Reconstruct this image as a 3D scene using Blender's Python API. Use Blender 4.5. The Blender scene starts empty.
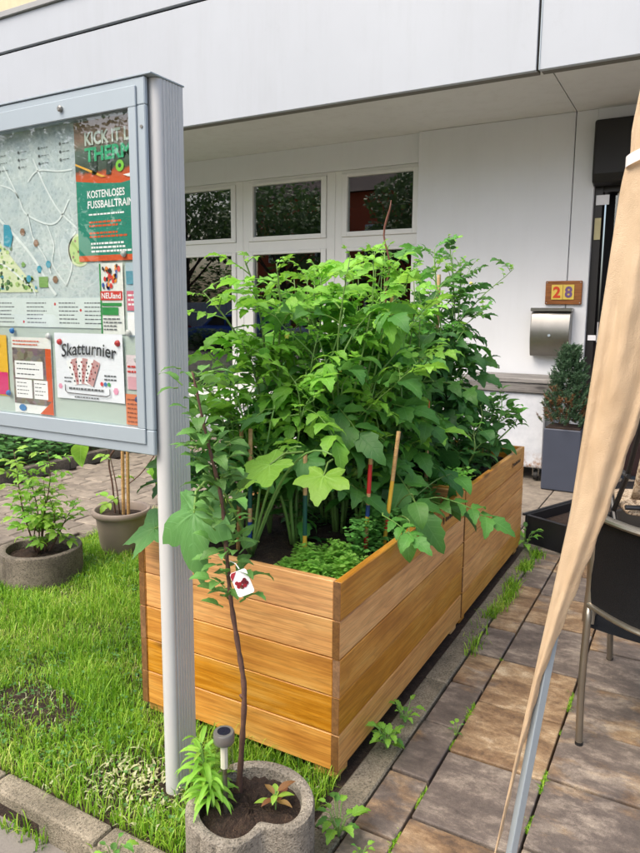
import bpy, bmesh, math, random
import numpy as np
from mathutils import Vector, Matrix, Euler, Quaternion
random.seed(7); RNG = np.random.default_rng(7)
R = math.radians; PI = math.pi
S = bpy.context.scene; C = S.collection

# ------------------------------------------------------------------ camera
cam = bpy.data.cameras.new('camera'); camo = bpy.data.objects.new('camera', cam); C.objects.link(camo)
cam.sensor_fit = 'VERTICAL'; cam.sensor_height = 24; cam.lens = 24*680/853
cam.shift_y = -16.5/853; cam.clip_start = 0.05; cam.clip_end = 500
camo.location = (0, 0, 1.58)
camo.rotation_euler = (Matrix.Rotation(R(29),3,'Z') @ Matrix.Rotation(R(90)-math.atan(98/680),3,'X') @ Matrix.Rotation(R(.4),3,'Z')).to_euler()
S.camera = camo
# ------------------------------------------------------------------ light
SUN_EL, SUN_AZ = 56, 205          # azimuth clockwise from +Y
W = bpy.data.worlds.new('World'); S.world = W; W.use_nodes = True
nt = W.node_tree; bg = nt.nodes['Background']
sky = nt.nodes.new('ShaderNodeTexSky'); sky.sky_type = 'NISHITA'; sky.sun_disc = False
sky.sun_elevation = R(SUN_EL); sky.sun_rotation = R(SUN_AZ); sky.air_density = 1.0; sky.dust_density = 6.0; sky.ozone_density = 0.6
nt.links.new(sky.outputs[0], bg.inputs[0]); bg.inputs[1].default_value = 0.15
sl = bpy.data.lights.new('sun', 'SUN'); so = bpy.data.objects.new('sun', sl); C.objects.link(so)
sl.energy = 1.0; sl.angle = R(40); sl.color = (1, 0.95, 0.87)
d = Vector((math.sin(R(SUN_AZ))*math.cos(R(SUN_EL)), math.cos(R(SUN_AZ))*math.cos(R(SUN_EL)), math.sin(R(SUN_EL))))
so.rotation_euler = d.to_track_quat('Z', 'Y').to_euler()
S.view_settings.view_transform = 'Standard'; S.view_settings.look = 'None'; S.view_settings.gamma = 1
S.view_settings.exposure = 1.0
S.render.engine = 'CYCLES'

# ------------------------------------------------------------------ helpers
def lin(r, g, b):
    f = lambda c: ((c/255+.055)/1.055)**2.4 if c/255 > .04045 else c/255/12.92
    return (f(r), f(g), f(b), 1)

class MB:
    def __init__(s): s.v = []; s.f = []; s.m = []; s.a = {}
    def add(s, vs, fs, m=0, att=None):
        k = len(s.v); s.v += [tuple(v) for v in vs]
        if att: s.a.update({k+i: x for i, x in enumerate(att)})
        s.f += [tuple(i+k for i in f) for f in fs]; s.m += [m]*len(fs); return s
    def box(s, x0, x1, y0, y1, z0, z1, m=0, M=None):
        vs = [Vector(p) for p in ((x0,y0,z0),(x1,y0,z0),(x1,y1,z0),(x0,y1,z0),(x0,y0,z1),(x1,y0,z1),(x1,y1,z1),(x0,y1,z1))]
        if M: vs = [M @ v for v in vs]
        return s.add(vs, [(0,3,2,1),(4,5,6,7),(0,1,5,4),(1,2,6,5),(2,3,7,6),(3,0,4,7)], m)
    def tube(s, pts, rad, n=8, m=0, caps=True, flat=1.0):
        pts = [Vector(p) for p in pts]; k = len(pts)
        rads = [rad]*k if isinstance(rad, (int, float)) else list(rad)
        up = Vector((0,0,1)); vs = []; fs = []; a = None
        for i, p in enumerate(pts):
            t = (pts[min(i+1,k-1)]-pts[max(i-1,0)]).normalized()
            if a is None:
                a = t.cross(up); a = a if a.length > .05 else t.cross(Vector((1,0,0))); a.normalize()
            else:
                a = (a - t*a.dot(t)).normalized()
            b = t.cross(a)
            for j in range(n):
                q = 2*PI*j/n; vs.append(p + (a*math.cos(q) + b*math.sin(q)*flat)*rads[i])
        for i in range(k-1):
            for j in range(n):
                j2 = (j+1) % n; fs.append((i*n+j, i*n+j2, (i+1)*n+j2, (i+1)*n+j))
        if caps: fs += [tuple(range(n-1,-1,-1)), tuple(range((k-1)*n, k*n))]
        return s.add(vs, fs, m)
    def lathe(s, prof, n=24, m=0, c=(0,0,0), rf=None, close=False):
        vs = []; fs = []; k = len(prof)
        for (r, z) in prof:
            for j in range(n):
                q = 2*PI*j/n; rr = r if rf is None else rf(r, q, z)
                vs.append((c[0]+rr*math.cos(q), c[1]+rr*math.sin(q), c[2]+z))
        for i in range(k-1):
            for j in range(n):
                j2 = (j+1) % n; fs.append((i*n+j, i*n+j2, (i+1)*n+j2, (i+1)*n+j))
        if close: fs += [tuple(range(n-1,-1,-1)), tuple(range((k-1)*n, k*n))]
        return s.add(vs, fs, m)
    def quad(s, a, b, c, d, m=0): return s.add([a,b,c,d], [(0,1,2,3)], m)
    def prism(s, poly, axis, a, b, m=0):      # poly of (p,q) swept along an axis
        def P(p, q, t): return {'x':(t,p,q),'y':(p,t,q),'z':(p,q,t)}[axis]
        n = len(poly); vs = [P(p,q,a) for p,q in poly] + [P(p,q,b) for p,q in poly]
        fs = [(i,(i+1)%n,(i+1)%n+n,i+n) for i in range(n)] + [tuple(range(n-1,-1,-1)), tuple(range(n,2*n))]
        return s.add(vs, fs, m)
    def mesh(s, name, mats, smooth=False, bevel=0, seg=1, recalc=True):
        me = bpy.data.meshes.new(name); me.from_pydata(s.v, [], s.f)
        for mt in (mats if isinstance(mats, (list, tuple)) else [mats]): me.materials.append(mt)
        me.polygons.foreach_set('material_index', s.m)
        if s.a:
            at = me.attributes.new('vein', 'FLOAT_VECTOR', 'POINT'); buf = np.full((len(s.v),3), 9.0)
            for i, x in s.a.items(): buf[i] = x
            at.data.foreach_set('vector', buf.ravel())
        if bevel or recalc:
            bm = bmesh.new(); bm.from_mesh(me)
            if recalc: bmesh.ops.recalc_face_normals(bm, faces=bm.faces)
            if bevel:
                es = [e for e in bm.edges if len(e.link_faces) == 2 and e.calc_face_angle(0) > .6]
                bmesh.ops.bevel(bm, geom=es, offset=bevel, segments=seg, affect='EDGES', profile=.5)
            bm.to_mesh(me); bm.free()
        if smooth:
            me.polygons.foreach_set('use_smooth', [True]*len(me.polygons))
            if smooth != 'all': me.set_sharp_from_angle(angle=R(38))
        return me
    def build(s, name, mats, parent=None, **k): return link(name, s.mesh(name, mats, **k), parent)

def link(name, me, parent=None, loc=None, rot=None, scale=None):
    o = bpy.data.objects.new(name, me); C.objects.link(o)
    if parent: o.parent = parent
    if loc is not None: o.location = loc
    elif parent:                                   # mesh given in world space: undo the chain of parents
        p = parent; off = Vector((0,0,0))
        while p: off += p.location; p = p.parent
        o.location = -off
    if rot is not None: o.rotation_euler = rot
    if scale is not None: o.scale = (scale,)*3 if isinstance(scale,(int,float)) else scale
    return o
def path(pts, n=6):
    out = []
    P = [Vector(p) for p in pts]
    for i in range(len(P)-1):
        p0, p1, p2, p3 = P[max(i-1,0)], P[i], P[i+1], P[min(i+2,len(P)-1)]
        for k in range(n):
            t = k/n; out.append(.5*((2*p1)+(p2-p0)*t+(2*p0-5*p1+4*p2-p3)*t*t+(3*p1-p0-3*p2+p3)*t**3))
    return out+[P[-1]]
def tag(o, label, cat, group=None):
    o['label'] = label; o['category'] = cat
    if group: o['group'] = group
    return o
def thing(name, label, cat, loc=(0,0,0), group=None):
    o = bpy.data.objects.new(name, None); C.objects.link(o); o.location = loc; o.empty_display_size = .05
    return tag(o, label, cat, group)
def struct(o): o['kind'] = 'structure'; return o

# ------------------------------------------------------------------ materials
class NT:
    def __init__(s, name):
        s.m = bpy.data.materials.new(name); s.m.use_nodes = True; s.t = s.m.node_tree
        s.b = s.t.nodes['Principled BSDF']; s.out = s.t.nodes['Material Output']
    def n(s, typ, **kw):
        x = s.t.nodes.new('ShaderNode'+typ)
        for k, v in kw.items():
            if k.startswith('i_'): x.inputs[k[2:]].default_value = v
            else: setattr(x, k, v)
        return x
    def l(s, a, b): s.t.links.new(a, b)
    def coord(s, kind='Object', scale=(1,1,1), rnd=False, loc=(0,0,0)):
        tc = s.n('TexCoord'); mp = s.n('Mapping'); mp.inputs['Scale'].default_value = scale; mp.inputs['Location'].default_value = loc
        src = s.n('NewGeometry').outputs['Position'] if kind == 'World' else tc.outputs[kind]
        if rnd:
            oi = s.n('ObjectInfo'); mul = s.n('VectorMath', operation='SCALE'); mul.inputs[0].default_value = (13.1, 7.7, 31.3)
            s.l(oi.outputs['Random'], mul.inputs['Scale']); ad = s.n('VectorMath', operation='ADD')
            s.l(src, ad.inputs[0]); s.l(mul.outputs[0], ad.inputs[1]); src = ad.outputs[0]
        s.l(src, mp.inputs['Vector']); return mp.outputs[0]
    def noise(s, vec, scale, detail=4, rough=.55, dist=0):
        x = s.n('TexNoise'); x.inputs['Scale'].default_value = scale; x.inputs['Detail'].default_value = detail
        x.inputs['Roughness'].default_value = rough; x.inputs['Distortion'].default_value = dist
        s.l(vec, x.inputs['Vector']); return x.outputs['Fac']
    def ramp(s, fac, stops):
        x = s.n('ValToRGB'); e = x.color_ramp.elements
        while len(e) < len(stops): e.new(.5)
        for el, (p, c) in zip(e, stops): el.position = p; el.color = c if len(c) == 4 else (*c, 1)
        s.l(fac, x.inputs[0]); return x.outputs[0]
    def mix(s, fac, a, b, mode='MIX'):
        x = s.n('Mix', data_type='RGBA', blend_type=mode)
        for i, v in ((0, fac), (6, a), (7, b)):
            if hasattr(v, 'links'): s.l(v, x.inputs[i])
            else: x.inputs[i].default_value = v
        return x.outputs[2]
    def math(s, op, a, b=0.0, c=None):
        x = s.n('Math', operation=op)
        for i, v in enumerate((a, b) if c is None else (a, b, c)):
            if hasattr(v, 'links'): s.l(v, x.inputs[i])
            else: x.inputs[i].default_value = v
        return x.outputs[0]
    def col(s, c):
        if hasattr(c, 'links'): s.l(c, s.b.inputs['Base Color'])
        else: s.b.inputs['Base Color'].default_value = c
    def rough(s, r):
        if hasattr(r, 'links'): s.l(r, s.b.inputs['Roughness'])
        else: s.b.inputs['Roughness'].default_value = r
    def bump(s, h, strength=.3, dist=.01):
        x = s.n('Bump'); x.inputs['Strength'].default_value = strength; x.inputs['Distance'].default_value = dist
        s.l(h, x.inputs['Height']); s.l(x.outputs[0], s.b.inputs['Normal'])

def plain(name, c, rough=.5, metal=0, var=.06, scale=8, bump=0, spec=.5):
    t = NT(name); v = t.coord('Object'); n = t.noise(v, scale, 5, .6)
    a = tuple(x*(1-var) for x in c[:3])+(1,); b = tuple(min(1, x*(1+var)) for x in c[:3])+(1,)
    t.col(t.ramp(n, [(.3, a), (.7, b)])); t.rough(rough); t.b.inputs['Metallic'].default_value = metal
    t.b.inputs['Specular IOR Level'].default_value = spec
    if bump: t.bump(t.noise(v, scale*6, 4), bump, .004)
    return t.m

def wood(name, dark, mid, light, rough=.5, gs=1.0):
    t = NT(name); v = t.coord('Object', (.9*gs, 9*gs, 9*gs), rnd=True)
    n1 = t.noise(v, 1.3, 3, .5, .4)
    # growth rings seen as long cathedral lines: bands of a stretched noise field
    band = t.math('FRACT', t.math('MULTIPLY', n1, 9.0)); band = t.ramp(band, [(0, (0,0,0)), (.6, (.25,.25,.25)), (.86, (1,1,1)), (1, (.1,.1,.1))])
    streak = t.noise(t.coord('Object', (1.5*gs, 45*gs, 45*gs), rnd=True), 1.2, 5, .6)
    fine = t.noise(t.coord('Object', (5*gs, 170*gs, 170*gs), rnd=True), 1.0, 4, .7)
    blot = t.noise(t.coord('Object', (3, 6, 6), rnd=True), 1.1, 4)
    f = t.math('ADD', t.math('MULTIPLY', streak, .5), t.math('MULTIPLY', blot, .5))
    c = t.ramp(f, [(.3, dark), (.5, mid), (.7, light)])
    c = t.mix(t.math('MULTIPLY', band, .28), c, tuple(x*.6 for x in dark[:3])+(1,))
    vo = t.n('TexVoronoi'); t.l(t.coord('Object', (1.7, 6.5, 6.5), rnd=True), vo.inputs['Vector']); vo.inputs['Scale'].default_value = .9
    k = t.ramp(vo.outputs['Distance'], [(.05, (1,1,1)), (.12, (0,0,0))])
    c = t.mix(t.math('MULTIPLY', k, .8), c, tuple(x*.3 for x in dark[:3])+(1,))
    c = t.mix(t.ramp(fine, [(.45,(0,0,0)),(.72,(.6,.6,.6))]), c, tuple(x*.6 for x in dark[:3])+(1,))
    oi = t.n('ObjectInfo'); hs = t.n('HueSaturation'); t.l(c, hs.inputs['Color'])
    t.l(t.math('MULTIPLY_ADD', oi.outputs['Random'], .36, .85), hs.inputs['Value'])
    t.l(t.math('MULTIPLY_ADD', oi.outputs['Random'], -.2, 1.05), hs.inputs['Saturation'])
    t.col(hs.outputs[0]); t.rough(rough); t.bump(t.math('ADD', fine, streak), .2, .0015); return t.m

def leafmat(name, dark, light, trans=.35, rough=.52, tint=None):
    t = NT(name); oi = t.n('ObjectInfo'); geo = t.n('NewGeometry')
    v = t.coord('Object', rnd=True); n = t.noise(v, 14, 3)
    r = t.math('ADD', t.math('MULTIPLY', oi.outputs['Random'], .55), t.math('MULTIPLY', geo.outputs['Random Per Island'], .3))
    r = t.math('ADD', r, t.math('MULTIPLY', n, .3))
    c = t.ramp(r, [(.15, dark), (.95, light)])
    hs = t.n('HueSaturation'); t.l(c, hs.inputs['Color'])
    t.l(t.math('MULTIPLY_ADD', oi.outputs['Random'], .03, .485), hs.inputs['Hue'])
    c = hs.outputs[0]
    av = t.n('Attribute', attribute_name='vein'); sx = t.n('SeparateXYZ'); t.l(av.outputs['Vector'], sx.inputs[0]); ax = t.math('ABSOLUTE', sx.outputs[0])
    rib = t.ramp(ax, [(.015, (1,1,1)), (.07, (0,0,0))])
    fr_ = t.math('FRACT', t.math('SUBTRACT', t.math('MULTIPLY', sx.outputs[1], 6.0), t.math('MULTIPLY', ax, 1.3)))
    side = t.ramp(fr_, [(0, (1,1,1)), (.10, (0,0,0)), (.9, (0,0,0)), (1, (1,1,1))])
    inside = t.math('LESS_THAN', ax, 3.0); vein = t.math('MULTIPLY', t.math('MAXIMUM', rib, t.math('MULTIPLY', side, .6)), inside)
    hv = t.n('HueSaturation'); t.l(c, hv.inputs['Color']); hv.inputs['Value'].default_value = 1.55; hv.inputs['Saturation'].default_value = .85
    c = t.mix(t.math('MULTIPLY', vein, .42), c, hv.outputs[0])
    t.col(c); t.rough(rough); t.bump(t.math('SUBTRACT', t.math('MULTIPLY', t.noise(v, 70, 3), .6), t.math('MULTIPLY', vein, .8)), .45, .003)
    tr = t.n('BsdfTranslucent'); br = t.n('HueSaturation'); t.l(c, br.inputs['Color']); br.inputs['Value'].default_value = 1.5; br.inputs['Hue'].default_value = .49
    t.l(br.outputs[0], tr.inputs['Color'])
    mx = t.n('MixShader'); mx.inputs[0].default_value = trans
    t.l(t.b.outputs[0], mx.inputs[1]); t.l(tr.outputs[0], mx.inputs[2]); t.l(mx.outputs[0], t.out.inputs['Surface'])
    return t.m

def glassmat(name, ior=1.5, tint=(1,1,1,1)):
    t = NT(name); r0 = ((ior-1)/(ior+1))**2; geo = t.n('NewGeometry'); dt = t.n('VectorMath', operation='DOT_PRODUCT')
    t.l(geo.outputs['Normal'], dt.inputs[0]); t.l(geo.outputs['Incoming'], dt.inputs[1])
    k = t.math('POWER', t.math('SUBTRACT', 1.0, t.math('ABSOLUTE', dt.outputs['Value'])), 5.0)
    fac = t.math('MULTIPLY_ADD', k, 1-r0, r0)
    tr = t.n('BsdfTransparent'); tr.inputs['Color'].default_value = tint
    gl = t.n('BsdfGlossy'); gl.inputs['Roughness'].default_value = .005
    mx = t.n('MixShader'); t.l(fac, mx.inputs[0]); t.l(tr.outputs[0], mx.inputs[1]); t.l(gl.outputs[0], mx.inputs[2])
    t.l(mx.outputs[0], t.out.inputs['Surface']); return t.m

def concrete(name, a, b, c, scale=20, bump=.6, rnd=False, kind='Object'):
    t = NT(name); v = t.coord(kind, rnd=rnd); n = t.noise(v, scale*.25, 6, .65); sp = t.noise(v, scale*9, 2, .6)
    vo = t.n('TexVoronoi'); t.l(v, vo.inputs['Vector']); vo.inputs['Scale'].default_value = scale*11
    cc = t.ramp(n, [(.3, a), (.5, b), (.72, c)])
    cc = t.mix(t.math('MULTIPLY', sp, .55), cc, tuple(x*.45 for x in b[:3])+(1,))
    bw = t.n('RGBToBW'); t.l(vo.outputs['Color'], bw.inputs[0]); cc = t.mix(.5, cc, bw.outputs[0], 'SOFT_LIGHT'); cc = t.mix(t.ramp(bw.outputs[0], [(.12, (.5,.5,.5)), (.3, (0,0,0))]), cc, tuple(x*.4 for x in a[:3])+(1,))
    t.col(cc); t.rough(.88); t.bump(t.math('ADD', sp, vo.outputs['Distance']), bump, .004); return t.m

def soilmat():
    t = NT('soil'); v = t.coord('World'); n = t.noise(v, 40, 6, .7); n2 = t.noise(v, 220, 3)
    t.col(t.ramp(t.math('MULTIPLY_ADD', n2, .5, t.math('MULTIPLY', n, .5)), [(.35, lin(28,20,15)), (.55, lin(62,46,35)), (.75, lin(118,98,78))]))
    t.rough(.95); t.bump(t.math('ADD', n, n2), 1, .012); return t.m

M = {}
M['soil'] = soilmat()
M['larch'] = wood('oiled_larch', lin(172,106,32), lin(216,152,62), lin(232,182,98), .42)
M['larch_end'] = wood('larch_end_grain', lin(96,64,28), lin(130,90,44), lin(156,112,62), .7, .6)
M['greywood'] = wood('weathered_wood', lin(92,90,88), lin(132,129,126), lin(170,168,164), .85)
M['brownwood'] = wood('varnished_wood', lin(110,62,22), lin(160,98,42), lin(182,118,58), .35)
M['bamboo'] = wood('bamboo', lin(160,118,66), lin(196,156,98), lin(216,182,126), .5)
M['render'] = plain('white_render', lin(221,221,216), .85, var=.03, scale=1.6, bump=.08)
M['frame'] = plain('white_window_frame', lin(224,225,221), .35, var=.015, scale=3)
M['fascia'] = plain('fascia_panel', lin(170,175,184), .55, var=.025, scale=1.2)
M['soffit'] = plain('soffit_board', lin(206,204,196), .8, var=.03, scale=1.5)
M['lip'] = plain('soffit_lip', lin(110,108,100), .8, var=.05)
def stained(name, c, dirt, amt, rough=.7):
    t = NT(name); v = t.coord('World'); n = t.noise(v, 1.1, 6, .6); st = t.noise(t.coord('World', (3.3,3.3,.35)), 1.7, 8, .7); fine = t.noise(v, 90, 4, .6); sp = t.noise(v, 9, 8, .75)
    k = t.math('MULTIPLY', t.ramp(st, [(.48,(0,0,0)),(.78,(1,1,1))]), amt); k2 = t.math('MULTIPLY', t.ramp(sp, [(.6,(0,0,0)),(.75,(1,1,1))]), amt*.8)
    b = t.ramp(n, [(.3, tuple(x*.94 for x in c[:3])), (.7, c)]); t.col(t.mix(k2, t.mix(k, b, dirt), dirt)); t.rough(rough); t.bump(fine, .12, .003); return t.m
M['fascia'] = stained('fascia_panel', lin(172,179,187), lin(130,132,132), .13, .5)
M['render'] = stained('white_render', lin(224,227,229), lin(160,156,140), .07, .85)
M['soffit'] = stained('soffit_board', lin(216,217,215), lin(150,146,132), .2, .85)
M['joint'] = plain('joint_shadow_gap', lin(38,36,34), .9)
M['coping'] = plain('metal_coping', lin(150,152,152), .45, var=.04)
M['beige'] = plain('beige_render', lin(206,190,158), .85)
M['room'] = plain('room_wall', lin(40,40,42), .9)  # interior darkness is put into the wall colour so the panes look dark
M['dark'] = plain('dark_brown_door', lin(46,30,30), .4, var=.12)
M['black'] = plain('black_plastic', lin(28,29,32), .42, var=.15, bump=.05)
M['hood'] = plain('black_hood', lin(22,20,20), .5, var=.1)
M['anth'] = plain('anthracite_planter', lin(58,64,78), .5, var=.06)
M['alu'] = plain('brushed_aluminium', lin(198,200,199), .45, .1, var=.03)
M['alu_light'] = plain('powder_coated_aluminium', lin(158,171,179), .4, .15, var=.02)
M['steel'] = plain('brushed_steel', lin(142,140,134), .32, .9, var=.08)
M['steel2'] = plain('satin_steel_tube', lin(150,144,132), .3, .85, var=.06)
M['backing'] = plain('board_backing', lin(180,192,184), .6, var=.015)
M['white'] = plain('white_paper', lin(238,238,240), .7, var=.01)
M['cab'] = None
M['wglass'] = glassmat('window_glass', 2.3, (.75,.8,.8,1))
M['bglass'] = glassmat('display_glass', 1.75, (.97,.99,.98,1))
M['conc'] = concrete('washed_concrete', lin(96,91,80), lin(132,125,112), lin(164,157,142))
M['conc_old'] = concrete('old_grey_concrete', lin(78,72,64), lin(112,104,92), lin(142,132,118))
M['kerbm'] = concrete('kerb_concrete', lin(92,86,72), lin(132,124,106), lin(162,152,132), rnd=True)
M['taupe'] = plain('taupe_plastic', lin(142,128,118), .5, var=.05)
M['cable'] = plain('dark_rubber', lin(20,20,20), .7)
def colour(n, rgb, rough=.55, metal=0, var=.04): 
    if n not in M: M[n] = plain(n, lin(*rgb), rough, metal, var=var)
    return M[n]
# stems and leaves
M['stem'] = leafmat('green_stem', lin(72,104,44), lin(120,160,70), .1)
M['bark'] = plain('sapling_bark', lin(92,66,54), .85, var=.3, scale=40, bump=.6)
M['trunk'] = plain('tree_bark', lin(74,62,50), .9, var=.3, scale=12, bump=.6)
M['leaf_mid'] = leafmat('leaf_mid_green', lin(42,102,44), lin(112,174,70), .38)
M['leaf_young'] = leafmat('leaf_young_green', lin(88,154,46), lin(160,210,80), .42)
M['leaf_dark'] = leafmat('leaf_dark_green', lin(32,80,38), lin(82,136,62))
M['leaf_big'] = leafmat('leaf_squash', lin(52,112,58), lin(108,160,84))
M['leaf_light'] = leafmat('leaf_squash_pale', lin(104,164,48), lin(150,198,76), .45)
M['leaf_blue'] = leafmat('leaf_sapling', lin(50,100,44), lin(112,160,76), .28)
M['leaf_lime'] = leafmat('leaf_lime', lin(108,160,48), lin(170,206,82), .4)
M['leaf_tree'] = leafmat('leaf_tree', lin(40,72,30), lin(92,128,58), .3)
M['needle'] = leafmat('conifer_needles', lin(28,58,38), lin(64,96,62), .1)
M['needle_brown'] = leafmat('dead_needles', lin(78,52,30), lin(120,78,44), .1)
M['red_leaf'] = leafmat('reddish_leaf', lin(116,72,48), lin(140,112,62), .3)
M['petal'] = leafmat('yellow_petal', lin(214,190,50), lin(236,216,90), .3)
M['dry'] = leafmat('dry_clippings', lin(136,142,92), lin(206,212,172), .2)

def cabmat():
    t = NT('worn_white_paint'); v = t.coord('Object'); n = t.noise(v, 3, 8, .7); n2 = t.noise(v, 14, 6, .7)
    sx = t.n('SeparateXYZ'); t.l(v, sx.inputs[0])
    low = t.math('MULTIPLY', t.ramp(sx.outputs[2], [(.15, (1,1,1)), (.3, (0,0,0))]), t.ramp(n2, [(.45, (0,0,0)), (.6, (1,1,1))]))
    c = t.ramp(n, [(.3, lin(176,182,190)), (.6, lin(206,210,215))]); t.col(t.mix(low, c, lin(140,104,74))); t.rough(.6); return t.m
M['cab'] = cabmat()

def slabmat():
    t = NT('mottled_slab'); oi = t.n('ObjectInfo'); v = t.coord('Object', (1.0,1.7,1), rnd=True); v1 = t.coord('Object', rnd=True)
    n = t.noise(v, 5.5, 12, .74, .25); nb = t.noise(v, 3.2, 8, .66, .3); sp = t.noise(v1, 420, 2); sp2 = t.noise(v1, 26, 9, .8, .2)
    warm = t.ramp(n, [(.32, lin(76,60,46)), (.45, lin(128,102,74)), (.56, lin(162,138,106)), (.68, lin(198,182,154))])
    grey = t.ramp(n, [(.32, lin(70,64,60)), (.5, lin(108,98,90)), (.68, lin(168,156,140))])
    f = t.math('ADD', t.math('MULTIPLY', nb, 1.6), t.math('MULTIPLY_ADD', oi.outputs['Random'], .7, -.65))
    c = t.mix(t.ramp(f, [(.38,(0,0,0)),(.58,(1,1,1))]), warm, grey)
    c = t.mix(t.ramp(sp2, [(.45,(0,0,0)),(.75,(.55,.55,.55))]), c, lin(70,62,56)); c = t.mix(t.ramp(sp, [(.5,(0,0,0)),(.75,(.6,.6,.6))]), c, lin(52,46,42))
    t.col(c); t.rough(t.math('MULTIPLY_ADD', n, .3, .5)); t.bump(t.math('ADD', sp, sp2), .4, .003); return t.m
M['slab'] = slabmat()
def pavermat():
    t = NT('grey_paver'); oi = t.n('ObjectInfo'); v1 = t.coord('Object', rnd=True); n = t.noise(v1, 9, 6, .7); sp = t.noise(v1, 120, 2)
    c = t.ramp(n, [(.3, lin(104,96,86)), (.6, lin(146,136,122)), (.75, lin(166,156,140))])
    hs = t.n('HueSaturation'); t.l(c, hs.inputs['Color']); t.l(t.math('MULTIPLY_ADD', oi.outputs['Random'], .4, .8), hs.inputs['Value'])
    t.col(t.mix(t.math('MULTIPLY', sp, .35), hs.outputs[0], lin(58,52,46))); t.rough(.85); t.bump(sp, .4, .003); return t.m
M['paver'] = pavermat()
def groundmat():
    t = NT('ground_grey'); v = t.coord('World'); n = t.noise(v, 1.5, 7, .65); sp = t.noise(v, 150, 2)
    c = t.ramp(n, [(.3, lin(104,100,94)), (.7, lin(140,134,126))]); t.col(t.mix(t.math('MULTIPLY', sp, .4), c, lin(60,56,52))); t.rough(.9); t.bump(sp, .4, .003); return t.m
M['ground'] = groundmat()
def clothmat():
    t = NT('beige_cloth'); v = t.coord('Object'); n = t.noise(v, 5, 5, .6); st = t.noise(t.coord('Object', (7,7,3)), 2.0, 3, .45, .9); w = t.noise(v, 380, 1)
    t.col(t.mix(t.math('MULTIPLY', st, .25), t.ramp(n, [(.3, lin(206,180,146)), (.7, lin(220,198,166))]), lin(188,156,118))); t.rough(.55)
    t.bump(t.math('ADD', t.math('MULTIPLY', st, 1.6), t.math('MULTIPLY', w, .3)), .45, .010)
    tr = t.n('BsdfTranslucent'); tr.inputs['Color'].default_value = lin(216,194,162); mx = t.n('MixShader'); mx.inputs[0].default_value = .25
    t.l(t.b.outputs[0], mx.inputs[1]); t.l(tr.outputs[0], mx.inputs[2]); t.l(mx.outputs[0], t.out.inputs['Surface']); return t.m
M['cloth'] = clothmat()
def meshfabric():
    t = NT('black_mesh_fabric'); v = t.coord('Object'); w = t.noise(v, 400, 1)
    t.col(t.ramp(w, [(.3, lin(8,9,11)), (.7, lin(24,26,30))])); t.rough(.6); t.b.inputs['Specular IOR Level'].default_value = .25; t.bump(w, .4, .002); return t.m
M['mesh'] = meshfabric()

# ------------------------------------------------------------------ the setting: ground
g = MB(); g.quad((-150,-150,-.075),(150,-150,-.075),(150,150,-.075),(-150,150,-.075))
struct(g.build('ground', M['ground']))

# patio with mottled slabs
patio = struct(MB().box(-.835, 3.2, -.6, 4.55, -.06, -.03).build('patio', M['soil']))
slab_meshes = {}
def slab(x0, x1, y0, y1):
    w, l = round(x1-x0, 3)-.008, round(y1-y0, 3)-.013
    key = (round(w, 2), round(l, 2))
    if key not in slab_meshes:
        slab_meshes[key] = MB().box(-w/2, w/2, -l/2, l/2, -.05, 0).mesh('slab', M['slab'], bevel=.005, seg=2)
    link('slab', slab_meshes[key], patio, ((x0+x1)/2, (y0+y1)/2, random.uniform(-.004, .002)), (random.uniform(-.004,.004), random.uniform(-.004,.004), random.uniform(-.003,.003)))
cols = [(-.835,-.69,[.335,.29,.30,.33,.30,.335],1.48), (-.69,-.352,[.37,.39,.46,.40,.38],1.34), (-.352,.16,[.35],1.55), (.16,.5,[.39,.46,.36],1.2), (.5,1.01,[.35],1.4), (1.01,1.35,[.4],1.3)]
for x0, x1, sp, y0 in cols:
    y = y0-3*sp[0]; i = 0
    while y < 4.5:
        l = sp[i % len(sp)]; i += 1
        if y+l > -.2: slab(x0, x1, y, min(y+l, 4.54))
        y += l
# terrace between the beds and the house
terr = struct(MB().box(-3.6, 3.2, 4.58, 7.1, -.07, -.035).build('terrace', M['soil']))
pm = MB().box(-.245, .245, -.245, .245, -.05, 0).mesh('slab', M['slab'], bevel=.003)
greyslab = MB().box(-.245, .245, -.245, .245, -.05, 0).mesh('slab', M['paver'], bevel=.003)
for i in range(13):
    for j in range(5):
        link('slab', greyslab, terr, (-3.3+i*.5, 4.84+j*.5, -.004+random.uniform(-.002,.002)))
# edging beside the raised beds
edge = struct(MB().box(-.935, -.84, 1.2, 4.55, -.08, -.02).build('edging', M['soil']))
em = MB().box(-.049, .049, -.245, .245, -.1, .0).mesh('edging_stone', M['kerbm'], bevel=.006)
for i in range(7): link('edging_stone', em, edge, (-.889, 1.42+i*.496, .002+random.uniform(-.003,.003)), (0,0,random.uniform(-.006,.006)))
# lawn soil and kerbs
struct(MB().box(-3.66, -.92, 1.36, 4.55, -.07, -.006).build('lawn_soil', M['soil']))
kb = struct(MB().box(-3.5, -.9, 1.27, 1.35, -.09, -.03).build('kerb', M['soil']))
km = MB().box(-.245, .245, -.04, .04, -.12, .015).mesh('kerb_stone', M['kerbm'], bevel=.01, seg=2)
for i in range(5): link('kerb_stone', km, kb, (-3.2+i*.497, 1.31, random.uniform(-.004,.004)), (0,0,random.uniform(-.012,.012)))
link('kerb_stone', MB().box(-.2, .2, -.04, .04, -.12, .0).mesh('kerb_stone', M['kerbm'], bevel=.01, seg=2), kb, (-1.32, 1.305, -.012), (0,.03,.03))
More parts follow.
